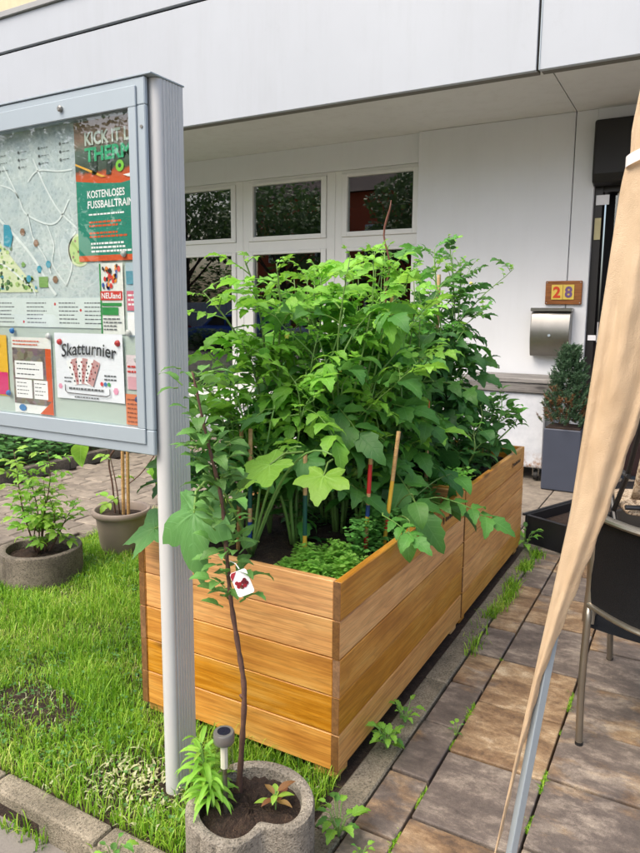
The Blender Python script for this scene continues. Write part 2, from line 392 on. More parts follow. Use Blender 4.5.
# driveway with small concrete pavers
drive = struct(MB().box(-5.52, -3.74, 1.2, 7.0, -.07, -.04).build('driveway', M['soil']))
pv = [MB().box(-.117, .117, -.077, .077, -.05, 0).mesh('paver', M['paver'], bevel=.006)]
for j in range(36):
    for i in range(8):
        x = -5.4+i*.24+(.12 if j % 2 else 0); y = 1.65+j*.16
        if x > -3.8 or (y < 2.3 and x > -4.2) or y > 6.95: continue
        link('paver', pv[0], drive, (x, y, -.012+random.uniform(-.004,.004)), (random.uniform(-.012,.012), random.uniform(-.012,.012), random.uniform(-.012,.012)))
k2 = struct(MB().box(-3.735, -3.67, 1.36, 4.55, -.09, -.03).build('driveway_edge', M['soil']))
k2m = MB().box(-.03, .03, -.245, .245, -.1, .004).mesh('kerb_stone', M['conc_old'], bevel=.006)
for i in range(6): link('kerb_stone', k2m, k2, (-3.7, 1.7+i*.496, random.uniform(-.003,.003)))
k3 = struct(MB().box(-5.62, -5.53, 1.2, 7.0, -.09, -.03).build('bed_edge', M['soil']))
k3m = MB().box(-.04, .04, -.245, .245, -.1, .09).mesh('kerb_stone', M['conc_old'], bevel=.01)
for i in range(11): link('kerb_stone', k3m, k3, (-5.575, 1.5+i*.496, random.uniform(-.006,.006)))
struct(MB().box(-9.5, -5.63, 1.2, 7.0, -.07, .05).build('planting_bed', M['soil']))

# ------------------------------------------------------------------ house
FY = 7.1
house = thing('house', 'pale rendered house front with deep flat canopy above the windows', 'house', (-3, FY, 0))
def part(name, mb, m, parent=house, **k): return mb.build(name, m, parent, **k)
part('wall_panel', MB().box(-2.735, -1.172, FY-.06, FY+.2, 0, 3.46), M['render'], bevel=.004)
part('wall_panel', MB().box(-1.164, -.975, FY-.06, FY+.2, 0, 3.46), M['render'], bevel=.004)
part('wall_panel', MB().box(.35, 3.2, FY-.06, FY+.2, 0, 3.46), M['render'])
part('wall_panel', MB().box(-.974, .349, FY-.058, FY+.2, 3.36, 3.46), M['render'])
part('joint_strip', MB().box(-1.175, -1.16, FY+.0, FY+.19, .01, 3.45), M['joint'])
part('wall_panel', MB().box(-9.8, -7.62, FY-.06, FY+.2, 0, 3.46), M['render'])
part('lintel', MB().box(-7.619, -2.737, FY-.01, FY+.2, 3.165, 3.46), M['render'])
part('base_wall', MB().box(-7.619, -2.737, FY-.03, FY+.2, 0, .43), M['render'])
# window bays
def window(x0, x1, xl, xr):
    w = MB()
    Y0, Y1 = FY+.02, FY+.09
    # outer fixed frame
    w.box(xl, x0-.07, Y0, Y1, .43, 3.164).box(x1+.07, xr, Y0, Y1, .43, 3.164)
    w.box(x0-.07, x1+.07, Y0, Y1, 3.13, 3.164).box(x0-.07, x1+.07, Y0, Y1, 2.311, 2.4325).box(x0-.07, x1+.07, Y0, Y1, .43, .53)
    f = part('window', w, M['frame'], bevel=.003)
    for (z0, z1) in ((2.487, 3.09), (.594, 2.272)):
        s = MB(); a = Y0-.018; b = Y1-.01
        s.box(x0-.066, x0, a, b, z0-.054, z1+.037).box(x1, x1+.066, a, b, z0-.054, z1+.037)
        s.box(x0, x1, a, b, z1, z1+.037).box(x0, x1, a, b, z0-.054, z0)
        s.build('sash', M['frame'], f, bevel=.004)
        MB().box(x0-.01, x1+.01, Y0+.02, Y0+.026, z0-.01, z1+.01).build('pane', M['wglass'], f)
    m = MB(); m.box(xl+.005, xr-.005, FY-.09, FY+.019, .405, .43); m.build('sill', M['frame'], f)
    v = MB(); v.box(xr-.012, xr+.012, Y0-.008, Y0-.001, .44, 3.15); v.build('cover_strip', M['frame'], f)
window(-7.48, -6.52, -7.618, -6.351); window(-6.18, -5.23, -6.349, -5.066); window(-4.90, -3.945, -5.064, -3.777); window(-3.607, -2.815, -3.775, -2.738)
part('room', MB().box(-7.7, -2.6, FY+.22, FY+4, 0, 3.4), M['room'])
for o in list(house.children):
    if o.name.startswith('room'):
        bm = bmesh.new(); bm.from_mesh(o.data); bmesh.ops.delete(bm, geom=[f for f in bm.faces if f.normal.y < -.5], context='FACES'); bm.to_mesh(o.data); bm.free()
# canopy
part('soffit_panel', MB().box(-9.8, -1.171, 5.79, FY+.2, 3.462, 3.56), M['soffit'])
part('soffit_panel', MB().box(-1.161, 3.2, 5.79, FY+.2, 3.461, 3.56), M['soffit'])
part('joint_strip', MB().box(-1.19, -1.15, 5.8, FY-.07, 3.50, 3.57), M['joint'])
part('canopy_lip', MB().box(-9.8, -1.25, 5.665, 5.789, 3.435, 3.6), M['lip'])
part('canopy_lip', MB().box(-1.225, 3.2, 5.665, 5.789, 3.435, 3.6), M['lip'])
part('fascia_panel', MB().box(-9.8, -1.248, 5.62, 5.664, 3.42, 4.545), M['fascia'], bevel=.004)
part('fascia_panel', MB().box(-1.228, 3.2, 5.62, 5.664, 3.42, 4.545), M['fascia'], bevel=.004)
part('joint_strip', MB().box(-1.25, -1.226, 5.645, 5.66, 3.43, 4.54), M['joint'])
part('joint_trim', MB().box(-1.2275, -1.221, 5.612, 5.625, 3.42, 4.545), M['alu_light'])
part('joint_strip', MB().box(-9.8, 3.2, 5.66, 5.70, 4.53, 4.6), M['joint'])
part('fascia_panel', MB().box(-9.8, 3.2, 5.612, 5.66, 4.575, 4.93), M['fascia'], bevel=.004)
part('coping', MB().box(-9.8, 3.2, 5.58, 6.1, 4.935, 5.0), M['coping'], bevel=.005)
part('roof_deck', MB().box(-9.8, 3.2, 5.7, 11.2, 4.7, 4.9), M['coping'])
part('upper_wall', MB().box(-18, 3.2, 9.4, 11.2, 4.9, 10.5), M['beige'])
# front door
door = part('door', MB().box(-.945, .33, FY+.12, FY+.17, 0, 1.3), M['dark'], bevel=.004)
def dpart(n, mb, m, **k): return mb.build(n, m, door, **k)
dpart('door_frame', MB().box(-.972, -.9, FY+.0, FY+.19, 0, 3.35).box(.25, .345, FY+.0, FY+.19, 0, 3.35).box(-.9, .25, FY+.02, FY+.19, 2.72, 2.9), colour('door_frame_dark', (26,22,22), .4))
hb = [(6.93, 2.86), (6.96, 2.78), (7.05, 2.76), (7.09, 2.78), (7.09, 3.34), (6.93, 3.34)]
dpart('roller_hood', MB().prism(hb, 'x', -.985, .34), M['hood'], bevel=.02, seg=2)
dpart('door_glass', MB().box(-.8, .2, FY+.13, FY+.14, 1.38, 2.7), M['wglass'])
dpart('glazing_bar', MB().box(-.78, -.73, FY+.09, FY+.125, 1.3, 2.72), M['steel'])
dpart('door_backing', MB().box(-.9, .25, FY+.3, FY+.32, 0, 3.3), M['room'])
dpart('white_sticker', MB().box(-.955, -.84, FY-.012, FY-.002, 2.60, 2.69), M['white'])
dpart('doorbell_plate', MB().box(-.955, -.90, FY-.014, FY-.002, 2.28, 2.48), colour('cream_plate', (196,186,140)))
dpart('white_label', MB().box(-.955, -.88, FY-.012, FY-.002, 1.325, 1.375), M['white'])

# ------------------------------------------------------------------ things on the wall
mb = thing('mailbox', 'brushed steel mailbox with curved front on the white wall', 'mailbox', (-1.28, FY-.06, 1.158))
pr = [(7.03,1.17)]+[(6.93-.045*math.sin(PI*t/10), 1.165+.43*t/10) for t in range(11)]+[(7.03,1.60)]
MB().prism(pr, 'x', -1.465, -1.095).build('box_body', M['steel'], mb, bevel=.006, smooth=True)
MB().box(-1.472, -1.088, 6.90, 7.035, 1.601, 1.635).build('lid', M['steel'], mb, bevel=.005)
MB().lathe([(.012,-.01),(.012,.004),(.001,.006)], 12).mesh('x', M['alu'])
lk = MB(); lk.tube([(-1.28,6.895,1.37),(-1.28,6.872,1.37)], .013, 12); lk.build('lock', M['alu_light'], mb)

_dg = None
def text_mesh(body, mat, bold=.0, shear=0):
    cu = bpy.data.curves.new('txt', 'FONT'); cu.body = body; cu.size = 1; cu.offset = bold; cu.shear = shear; cu.resolution_u = 3
    o = bpy.data.objects.new('txt', cu); C.objects.link(o)
    dg = bpy.context.evaluated_depsgraph_get(); me = bpy.data.meshes.new_from_object(o.evaluated_get(dg))
    bpy.data.objects.remove(o); me.materials.clear(); me.materials.append(mat); return me
def text_fit(name, body, mat, x0, x1, z0, z1, Y, parent, bold=.02, shear=0, rotz=0, arch=0):
    me = text_mesh(body, mat, bold, shear)
    co = np.empty(len(me.vertices)*3); me.vertices.foreach_get('co', co); co = co.reshape(-1,3)
    mn, mx = co.min(0), co.max(0)
    a = (co[:,0]-mn[0])/(mx[0]-mn[0]); b = (co[:,1]-mn[1])/(mx[1]-mn[1])
    out = np.empty_like(co); out[:,0] = x0+a*(x1-x0); out[:,1] = Y; out[:,2] = z0+b*(z1-z0)+arch*(1-(2*a-1)**2)
    me.vertices.foreach_set('co', out.ravel()); me.name = name
    return link(name, me, parent)

sg = thing('house_number_sign', 'wooden plaque with yellow tile reading 28 above mailbox', 'sign', (-1.19, FY-.06, 1.66))
MB().box(-1.36, -1.02, 7.005, 7.035, 1.668, 1.895).build('plaque', M['brownwood'], sg, bevel=.006)
MB().box(-1.30, -1.09, 6.995, 7.004, 1.715, 1.858).build('tile', colour('yellow_tile', (222,196,92), .25), sg, bevel=.002)
MB().box(-1.196, -1.192, 6.992, 6.9945, 1.716, 1.857).build('tile_joint', colour('tile_brown', (150,100,50)), sg)
text_fit('numeral', '2', colour('red_glaze', (206,70,36), .3), -1.285, -1.215, 1.732, 1.842, 6.991, sg, .035)
text_fit('numeral', '8', colour('violet_glaze', (112,84,128), .3), -1.175, -1.105, 1.732, 1.842, 6.991, sg, .035)
for x in (-1.345, -1.035):
    for z in (1.685, 1.88): MB().tube([(x,7.006,z),(x,7.0,z)], .005, 8).build('screw', M['alu_light'], sg)

cb = thing('storage_cabinet', 'worn white metal cabinet with weathered grey plank top on casters', 'cabinet', (-1.6, 6.75, 0))
MB().box(-2.0, -1.205, 6.5, 7.0, .13, .845).build('body', M['cab'], cb, bevel=.008)
MB().box(-1.99, -1.215, 6.494, 6.4995, .15, .83).build('door_panel', M['cab'], cb, bevel=.002)
for i in range(4): link('plank', MB().box(-.44, .44, -.066, .066, -.02, .02).mesh('plank', M['greywood'], bevel=.004), cb, (-1.585+1.6, 6.52+i*.137-6.75, .955+random.uniform(-.003,.003)))
link('plank', MB().box(-.435, .435, -.014, .014, -.043, .043).mesh('plank', M['greywood'], bevel=.004), cb, (.015, -.27, .889))
for x in (-1.93, -1.27):
    for y in (6.56, 6.94):
        c = MB(); c.tube([(x-.018,y,.05),(x+.018,y,.05)], .045, 14); wl = c.build('caster', M['cable'], cb, smooth=True)
        MB().box(x-.03, x-.022, y-.03, y+.03, .05, .128).build('bracket', M['steel'], wl); MB().box(x+.022, x+.03, y-.03, y+.03, .05, .128).build('bracket', M['steel'], wl)

# ------------------------------------------------------------------ leaf shapes
def blade(L, w, prof, droop=.6, fold=.25, nseg=7, serr=0, wave=0, nt_=0):
    """one leaf along +Y, attached at the origin"""
    vs = []; fs = []; y = z = 0
    for i in range(nseg+1):
        t = i/nseg; ang = -droop*t*t*1.2+droop*.15
        if i: y += L/nseg*math.cos(ang); z += L/nseg*math.sin(ang)
        ww = w*prof(t)*(1+serr*(1 if i % 2 else -.6))
        for sx in (-1, -.5, 0, .5, 1):
            vs.append((sx*ww, y-(abs(sx)*ww*.25 if i % 2 == 0 and serr else 0), z+fold*abs(sx)*ww+wave*math.sin(t*9+sx*2)*ww))
    for i in range(nseg):
        for j in range(4):
            a = i*5+j; fs.append((a, a+1, a+6, a+5))
    return vs, fs
ovate = lambda t: (math.sin(PI*min(1, t**.72))**.8)*(1-.25*t) if 0 < t < 1 else (.06 if t == 0 else 0.0)
lance = lambda t: math.sin(PI*t**.8)**.9 if 0 < t < 1 else .02
def vatt(nseg): return [(sx, i/nseg, 0) for i in range(nseg+1) for sx in (-1,-.5,0,.5,1)]
def xform(vs, mtx): return [tuple(mtx @ Vector(v)) for v in vs]
def TR(loc, rz=0, rx=0, ry=0, s=1): return Matrix.Translation(loc) @ Matrix.Rotation(rz,4,'Z') @ Matrix.Rotation(rx,4,'X') @ Matrix.Rotation(ry,4,'Y') @ Matrix.Scale(s,4)

def compound(L, npairs, lw, seed, mats, droop=.9, serr=.14):
    rnd = random.Random(seed); mb_ = MB(); pts = []; y = z = 0; n = 10
    for i in range(n+1):
        t = i/n; ang = .25-droop*t
        if i: y += L/n*math.cos(ang); z += L/n*math.sin(ang)
        pts.append(Vector((math.sin(t*3+seed)*.02*L, y, z)))
    mb_.tube(pts, [.0035*(1-.7*i/n)+.0006 for i in range(n+1)], 4, 1, caps=False)
    def at(t):
        k = min(n-1, int(t*n)); f = t*n-k; return pts[k].lerp(pts[k+1], f), (pts[k+1]-pts[k]).normalized()
    spots = [(1.0, 0, 1.15)]
    for i in range(npairs):
        t = .34+.56*i/max(1, npairs-1) if npairs > 1 else .6
        for sgn in (-1, 1): spots.append((t+rnd.uniform(-.03,.03), sgn, rnd.uniform(.72, 1.05)*(.75+.35*(i+1)/npairs)))
        if i < npairs-1: spots.append((t+.09, rnd.choice((-1,1)), .35))
    for t, sgn, sc in spots:
        p, d_ = at(min(t, .999)); lf = blade(lw*2.1*sc, lw*.62*sc, ovate, rnd.uniform(.5,1.3), rnd.uniform(.1,.35), 8, serr, .05)
        yaw = -sgn*rnd.uniform(.95,1.35)+rnd.uniform(-.1,.1); pitch = math.asin(max(-1,min(1,d_.z)))*(.5 if sgn else 1)+rnd.uniform(-.25,.2)
        mb_.add(xform(lf[0], TR(p, yaw, pitch, rnd.uniform(-.5,.5))), lf[1], 0, vatt(8))
    return mb_.mesh('leaf', mats, smooth='all', recalc=False)

def simple(L, w, seed, m, prof=ovate, droop=.9, pet=.3, serr=0, fold=.25, nseg=8):
    rnd = random.Random(seed); mb_ = MB()
    lf = blade(L, w, prof, droop, fold, nseg, serr, .06)
    mb_.add(xform(lf[0], TR((0,L*pet,L*pet*.1), 0, 0)), lf[1], 0, vatt(nseg))
    if pet: mb_.tube([(0,0,0),(0,L*pet*1.1,L*pet*.11)], .002, 4, 1, caps=False)
    return mb_.mesh('leaf', [m, M['stem']], smooth='all', recalc=False)

def palmate(Rr, seed, m, lobes=5, depth=.3, cup=.15, droop=.5, pet=.6):
    """broad angular squash or cucumber leaf; stalk end at the origin, blade along +Y"""
    rnd = random.Random(seed); mb_ = MB(); n = 60; rings = 7; vs = []; fs = []; at_ = [(0,0,0)]
    c = Vector((0, 0, 0)); vs.append((0, pet, 0))
    def rad(q):      # q=0 tip
        a = abs(q); base = 0
        for k, (ang, ln, wd) in enumerate(((0,1.0,.5),(1.15,.9,.6),(2.25,.66,.6))):
            base = max(base, ln*(1-depth*2.3*min(1.2, abs(a-ang)/.6)**.85))
        notch = 1-.85*math.exp(-((PI-a)/.3)**2)
        return base*notch*(1+.035*math.sin(q*23+seed))
    for r in range(1, rings+1):
        for j in range(n):
            q = -PI+2*PI*(j+.5)/n; rr = rad(q)*Rr*r/rings
            x = rr*math.sin(q); y = rr*math.cos(q)
            vein = -.03*Rr*abs(math.cos(q*3.2))*(r/rings)
            z = cup*(abs(x)/Rr)**1.5*Rr*.6-droop*(max(0,y)/Rr)**2*Rr*.6-droop*.25*(x/Rr)**2*Rr+vein+.03*Rr*math.sin(q*5+seed)*(r/rings)**2+.012*Rr*math.sin(q*11+r*1.3)
            vs.append((x, y+pet, z)); dv = min(abs(abs(q)-g_) for g_ in (0,1.15,2.25))*r/rings; at_.append((dv*1.9, r/rings*.8-dv*1.1, 0))
    for j in range(n-0):
        if j == n-1: continue
        fs.append((0, 1+j, 1+(j+1)))
        for r in range(rings-1):
            a = 1+r*n+j; fs.append((a, a+n, a+n+1, a+1))
    mb_.add(vs, fs, 0, at_)
    mb_.tube([(0,0,-.02),(0,pet*.5,0.01),(0,pet,0)], [.004,.0035,.003], 6, 1, caps=False)
    # raised veins under the blade
    for ang in (0, .95, -.95, 1.85, -1.85): pass
    return mb_.mesh('leaf', [m, M['stem']], smooth='all', recalc=False)

TL = {k: [compound(.19+.02*i, 3, .047+.004*i, i+s0*7, [m, M['stem']], .35+.14*i) for i in range(6)] for s0, (k, m) in enumerate((('mid',M['leaf_mid']),('young',M['leaf_young']),('dark',M['leaf_dark'])))}
TS = [compound(.10+.012*i, 2, .024, i+50, [M['leaf_young'], M['stem']], .3) for i in range(3)]
OV = {k: [simple(.12+.014*i, .042+.005*i, i, m, ovate, .5+.25*i, .35) for i in range(4)] for k, m in (('mid',M['leaf_mid']),('young',M['leaf_young']),('dark',M['leaf_dark']))}

def leaf_at(parent, root_loc, me, p, az, el, roll=0, s=1, name='leaf'):
    # az: heading of the leaf (0 = +Y, counter-clockwise), el: elevation
    o = bpy.data.objects.new(name, me); C.objects.link(o); o.parent = parent
    o.matrix_local = Matrix.Translation(Vector(p)-Vector(root_loc)) @ Matrix.Rotation(az,4,'Z') @ Matrix.Rotation(el,4,'X') @ Matrix.Rotation(roll,4,'Y') @ Matrix.Scale(s,4)
    return o

def curve_pts(a, b, n, wob, rnd, sag=0):
    a = Vector(a); b = Vector(b); o1 = rnd.uniform(0,6); o2 = rnd.uniform(0,6)
    return [a.lerp(b, i/n)+Vector((math.sin(i/n*5+o1)-math.sin(o1), math.sin(i/n*4+o2)-math.sin(o2), 0))*wob*(i/n)+Vector((0,0,-sag*(i/n)**2)) for i in range(n+1)]

def vine(name, label, cat, base, height, spread, shoots, density, pools, seed, group=None, low=.12, leafscale=1, lean=(0,0), flowers=0, fruit=0, topy=.66):
    rnd = random.Random(seed); base = Vector(base); t = thing(name, label, cat, base, group); st = MB(); axes = []
    for k in range(shoots):
        q = 2*PI*k/shoots+rnd.uniform(-.5,.5); sp = spread*rnd.uniform(.35, 1) if k else spread*.15
        h = height*(1 if k == 0 else rnd.uniform(.7, 1.0))
        tip = base+Vector((math.cos(q)*sp+lean[0], math.sin(q)*sp+lean[1], h))
        pts = curve_pts(base+Vector((math.cos(q)*.02, math.sin(q)*.02, 0)), tip, 14, .05, rnd)
        st.tube(pts, [.0085*(1-.75*i/14) for i in range(15)], 6, 0); axes.append((pts, 1))
        for b in range(rnd.randint(1,3)):
            i = rnd.randint(4, 11); q2 = rnd.uniform(0, 2*PI); l = rnd.uniform(.14,.32)*height
            e = pts[i]+Vector((math.cos(q2)*l*.7, math.sin(q2)*l*.7, l*.75)); bp = curve_pts(pts[i], e, 7, .03, rnd)
            st.tube(bp, [.005*(1-.7*j/7) for j in range(8)], 5, 0); axes.append((bp, .75))
    st.build('stem', M['stem'], t, smooth='all')
    ga = 2.4; k = rnd.uniform(0,6)
    for pts, sz in axes:
        ln = sum((pts[i+1]-pts[i]).length for i in range(len(pts)-1)); n = max(4, int(ln*density))
        for j in range(n):
            f = (j+rnd.uniform(.2,.8))/n; x = f*(len(pts)-1); i = min(len(pts)-2, int(x)); p = pts[i].lerp(pts[i+1], x-i)
            rel = (p.z-base.z)/height
            if rel < low and rnd.random() < .8: continue
            k += ga+rnd.uniform(-.5,.5)
            young = rel > topy or (f > .85)
            pool = pools['top'] if (young and rnd.random() < .75) else (pools['mid'] if rnd.random() < .7 or rel > .5 else pools['low'])
            s_ = leafscale*(1.05-.4*max(0, f-.6)/.4)*sz*rnd.uniform(.55,1.3)
            el = rnd.uniform(.15,.8) if f > .75 else rnd.uniform(-.35,.55)
            leaf_at(t, base, rnd.choice(pool), p, k, el, rnd.uniform(-.4,.4), s_)
    for pts, sz in axes:
        for j in range(2):
            k += ga; leaf_at(t, base, rnd.choice(pools['top']), pts[-1]-(pts[-1]-pts[-2])*.25*j, k, rnd.uniform(.3,.9), rnd.uniform(-.3,.3), leafscale*rnd.uniform(.35,.65))
    for j in range(flowers):
        pts, sz = rnd.choice(axes); p = pts[rnd.randint(5, len(pts)-2) if len(pts) > 8 else 5]+Vector((rnd.uniform(-.05,.05), rnd.uniform(-.05,.02), rnd.uniform(-.03,.05)))
        fl = MB()
        for a in range(5):
            lf = blade(.016, .005, lance, .8, .2, 3); fl.add(xform(lf[0], TR((0,0,0), a*2*PI/5, -.3)), lf[1])
        o = fl.build('flower', M['petal'], t, recalc=False); o.location = p-base; o.rotation_euler = (rnd.uniform(.5,2), 0, rnd.uniform(-.6,.6))
    for j in range(fruit):
        p = base+Vector((rnd.uniform(-.1,.15), rnd.uniform(-.15,.05), rnd.uniform(.12,.3)*height))
        link('green_tomato', FR, t, p-base, scale=rnd.uniform(.8,1.2))
    return t
FR = MB().lathe([(.001,-.024),(.014,-.021),(.023,-.011),(.026,0),(.024,.012),(.014,.02),(.003,.018)], 14).mesh('green_tomato', colour('green_tomato_skin', (130,160,70), .3), smooth='all')

# ------------------------------------------------------------------ raised beds
XL, XR, ZB, NP, PH = -1.825, -.95, .045, 5, .1345
TH = .028
front_meshes = [MB().box(-(XR-XL)/2+TH+.001, (XR-XL)/2-TH-.001, -.013, .013, -PH/2+.0017, PH/2-.0017).mesh('plank', M['larch'], bevel=.0022) for _ in range(1)]
def raised_bed(label, Y0, Y1):
    t = thing('raised_bed', label, 'raised bed', ((XL+XR)/2, (Y0+Y1)/2, 0), 'larch raised beds standing end to end')
    o = t.location; L = Y1-Y0
    sm = MB().box(-L/2, L/2, -.0138, .0138, -PH/2+.0017, PH/2-.0017).mesh('plank', [M['larch']], bevel=.0025)
    se = MB().box(-L/2-.0016, -L/2-.0001, -.0132, .0132, -PH/2+.002, PH/2-.002).mesh('end_grain', M['larch_end'])
    for r in range(NP):
        z = ZB+PH*(r+.5)
        for y in (Y0+.016, Y1-.016):
            link('plank', front_meshes[0], t, (0, y-o.y+random.uniform(-.0015,.0015)*(1 if r < 4 else 1), z), (random.uniform(-.004,.004), random.uniform(-.0015,.0015), 0 if y < (Y0+Y1)/2 else PI))
        for x in (XL+TH/2, XR-TH/2):
            s = link('plank', sm, t, (x-o.x+random.uniform(-.0012,.0012), random.uniform(-.0015,.0015), z), (0, 0, PI/2))
            link('end_grain', se, s, (0,0,0))
    for x in (XL+TH+.03, XR-TH-.03):
        for y in (Y0+.06, Y1-.06):
            link('corner_post', MB().box(-.028, .028, -.028, .028, ZB+.01, ZB+NP*PH-.03).mesh('corner_post', M['larch'], bevel=.003), t, (x-o.x, y-o.y, 0))
            link('foot', MB().box(-.045, .045, -.04, .04, 0, ZB).mesh('foot', M['larch'], bevel=.003), t, (x-o.x-.005, y-o.y+.005, 0))
    sb = MB(); n = 26; vs = []; fs = []
    for i in range(n+1):
        for j in range(n+1):
            vs.append((XL+TH+.002+(XR-XL-2*TH-.004)*i/n, Y0+.034+(L-.068)*j/n, .635+random.uniform(-.012,.016)))
    for i in range(n):
        for j in range(n): a = i*(n+1)+j; fs.append((a, a+n+1, a+n+2, a+1))
    sb.add(vs, fs).build('soil', M['soil'], t, smooth='all')
    # small burnt-in maker's mark near the far top corner of the long side
    mk = MB(); yb = Y1-.33; zb = ZB+NP*PH-.075
    mk.add([(XR+.0035,yb,zb-.012),(XR+.0035,yb+.012,zb-.006),(XR+.0035,yb+.006,zb+.03),(XR+.0035,yb-.004,zb+.02)], [(0,1,2,3)])
    for i in range(7): mk.quad((XR+.0035,yb+.03+i*.026,zb-.004),(XR+.0035,yb+.049+i*.026,zb-.004),(XR+.0035,yb+.049+i*.026,zb+.016-.004*(i%2)),(XR+.0035,yb+.03+i*.026,zb+.016-.004*(i%2)))
    mk.build('maker_mark', colour('burnt_brown', (54,34,18), .8), t, recalc=False)
    return t
raised_bed('oiled larch raised bed beside the noticeboard post', 1.86, 3.195)
raised_bed('oiled larch raised bed near the house wall', 3.213, 4.49)

# ------------------------------------------------------------------ noticeboard
nb = thing('noticeboard', 'grey aluminium glazed noticeboard on a slim upright', 'noticeboard', (-1.43, 1.62, 0))
BX0, BX1, BZ0, BZ1 = -2.75, -1.422, 1.143, 2.236
fr = MB(); fy0, fy1 = 1.53, 1.5445
gx0, gx1, gz0, gz1 = -2.67, -1.479, 1.22, 2.16
fr.box(BX0, BX1, fy0, fy1, gz1, BZ1).box(BX0, BX1, fy0, fy1, BZ0, gz0).box(gx1, BX1, fy0, fy1, gz0, gz1).box(BX0, gx0, fy0, fy1, gz0, gz1)
fr.build('frame', M['alu_light'], nb, bevel=.003)
MB().box(BX0+.04, gx0, 1.545, 1.61, BZ0+.004, BZ1-.001).box(gx1, -1.452, 1.545, 1.61, BZ0+.004, BZ1-.001).box(gx0, gx1, 1.545, 1.61, gz1, BZ1-.001).box(gx0, gx1, 1.545, 1.61, BZ0+.004, gz0).build('case', M['alu_light'], nb)
ix = .0345    # raised door frame on the case
dr = MB(); a0, a1, b0, b1 = BX0+.03, BX1-.03, BZ0+.033, BZ1-.022
dr.box(a0, a1, fy0-.006, fy0-.0005, gz1-.004, b1).box(a0, a1, fy0-.006, fy0-.0005, b0, gz0+.004).box(gx1-.004, a1, fy0-.006, fy0-.0005, gz0+.004, gz1-.004).box(a0, gx0+.004, fy0-.006, fy0-.0005, gz0+.004, gz1-.004)
dr.build('door_frame', M['alu_light'], nb, bevel=.002)
MB().box(gx0-.01, gx1+.01, 1.5725, 1.5995, gz0-.01, gz1+.01).build('back_panel', M['backing'], nb)
MB().box(gx0-.003, gx1+.003, 1.536, 1.539, gz0-.003, gz1+.003).build('glass', M['bglass'], nb)
MB().box(BX0-.002, -1.394, fy0-.004, 1.67, BZ1+.001, BZ1+.006).build('top_cap', M['alu_light'], nb, bevel=.001)
for (x, z) in ((-1.755, 2.187), (-2.4, 2.187)):
    c = MB(); c.tube([(x,1.525,z),(x,1.516,z),(x,1.513,z)], [.009,.009,.006], 14); k = c.build('lock', M['steel'], nb, smooth=True)
c = MB(); c.tube([(-1.436,1.531,2.10),(-1.436,1.5275,2.10)], .005, 10).build('screw', M['steel'], nb)
for px in (-1.4225,):
    ps = MB(); hw = .0265
    prof = [(px-hw, 1.664)] + [(px-hw, 1.575)] + [(px-hw+hw*(1-math.cos(a*PI/10)) , 1.575-.022*math.sin(a*PI/10)) for a in range(1,10)] + [(px+hw, 1.575)]
    y = 1.580
    for i in range(6):
        prof += [(px+hw-.0025, y), (px+hw-.0025, y+.002), (px+hw, y+.0035), (px+hw, y+.0115)]; y += .0125
    prof += [(px+hw, 1.664)]
    ps.prism(prof, 'z', -.05, BZ1).build('post', M['alu'], nb, smooth=True)
    MB().box(px-hw+.002, px+hw-.002, 1.60, 1.662, BZ1+.0001, BZ1+.0008).build('post_cap', M['black'], nb)
ps = MB(); ps.box(-2.76, -2.711, 1.61, 1.684, -.05, BZ1).build('post', M['alu'], nb, bevel=.006)

PY = 1.5720                                 # face of the back panel is 1.5725
def sheet(name, label, cat, x0, x1, z0, z1, mat, lift=0.0, group=None, rot=0, curl=.0015):
    t = thing(name, label, cat, ((x0+x1)/2, PY-lift, z0), group)
    n = 8; vs = []; fs = []
    for i in range(n+1):
        for j in range(n+1):
            u, v = i/n, j/n; c = curl*(abs(u-.5)*2)**3*(1+.6*(v-.5))
            vs.append((x0+(x1-x0)*u, PY-lift-.0006-c, z0+(z1-z0)*v))
    for i in range(n):
        for j in range(n): a = i*(n+1)+j; fs.append((a, a+n+1, a+n+2, a+1))
    MB().add(vs, fs).build('sheet', mat, t, recalc=False, smooth='all')
    t['py'] = PY-lift-.0026
    return t
def flat(t, name, poly, mat, k=0):
    Y = t['py']-.0003*k
    return MB().add([(x, Y, z) for x, z in poly], [tuple(range(len(poly)))]).build(name, mat, t, recalc=False)
def rect(t, name, x0, x1, z0, z1, mat, k=0): return flat(t, name, [(x0,z0),(x1,z0),(x1,z1),(x0,z1)], mat, k)
def lines(t, name, x0, x1, ztop, n, dz, h, mat, k=1, seed=0):
    r = random.Random(seed); m = MB(); Y = t['py']-.0003*k
    for i in range(n):
        x = x0; z = ztop-i*dz; xe = x0+(x1-x0)*r.uniform(.7,1)
        while x < xe-.004:
            w = r.uniform(.006,.018); m.quad((x,Y,z-h),(min(xe,x+w),Y,z-h),(min(xe,x+w),Y,z),(x,Y,z)); x += w+.003
    return m.build(name, mat, t, recalc=False)
def disc(cx_, cz, r, n=14, q0=0, q1=2*PI, sx=1): return [(cx_+sx*r*math.cos(q0+(q1-q0)*i/n), cz+r*math.sin(q0+(q1-q0)*i/n)) for i in range(n)]

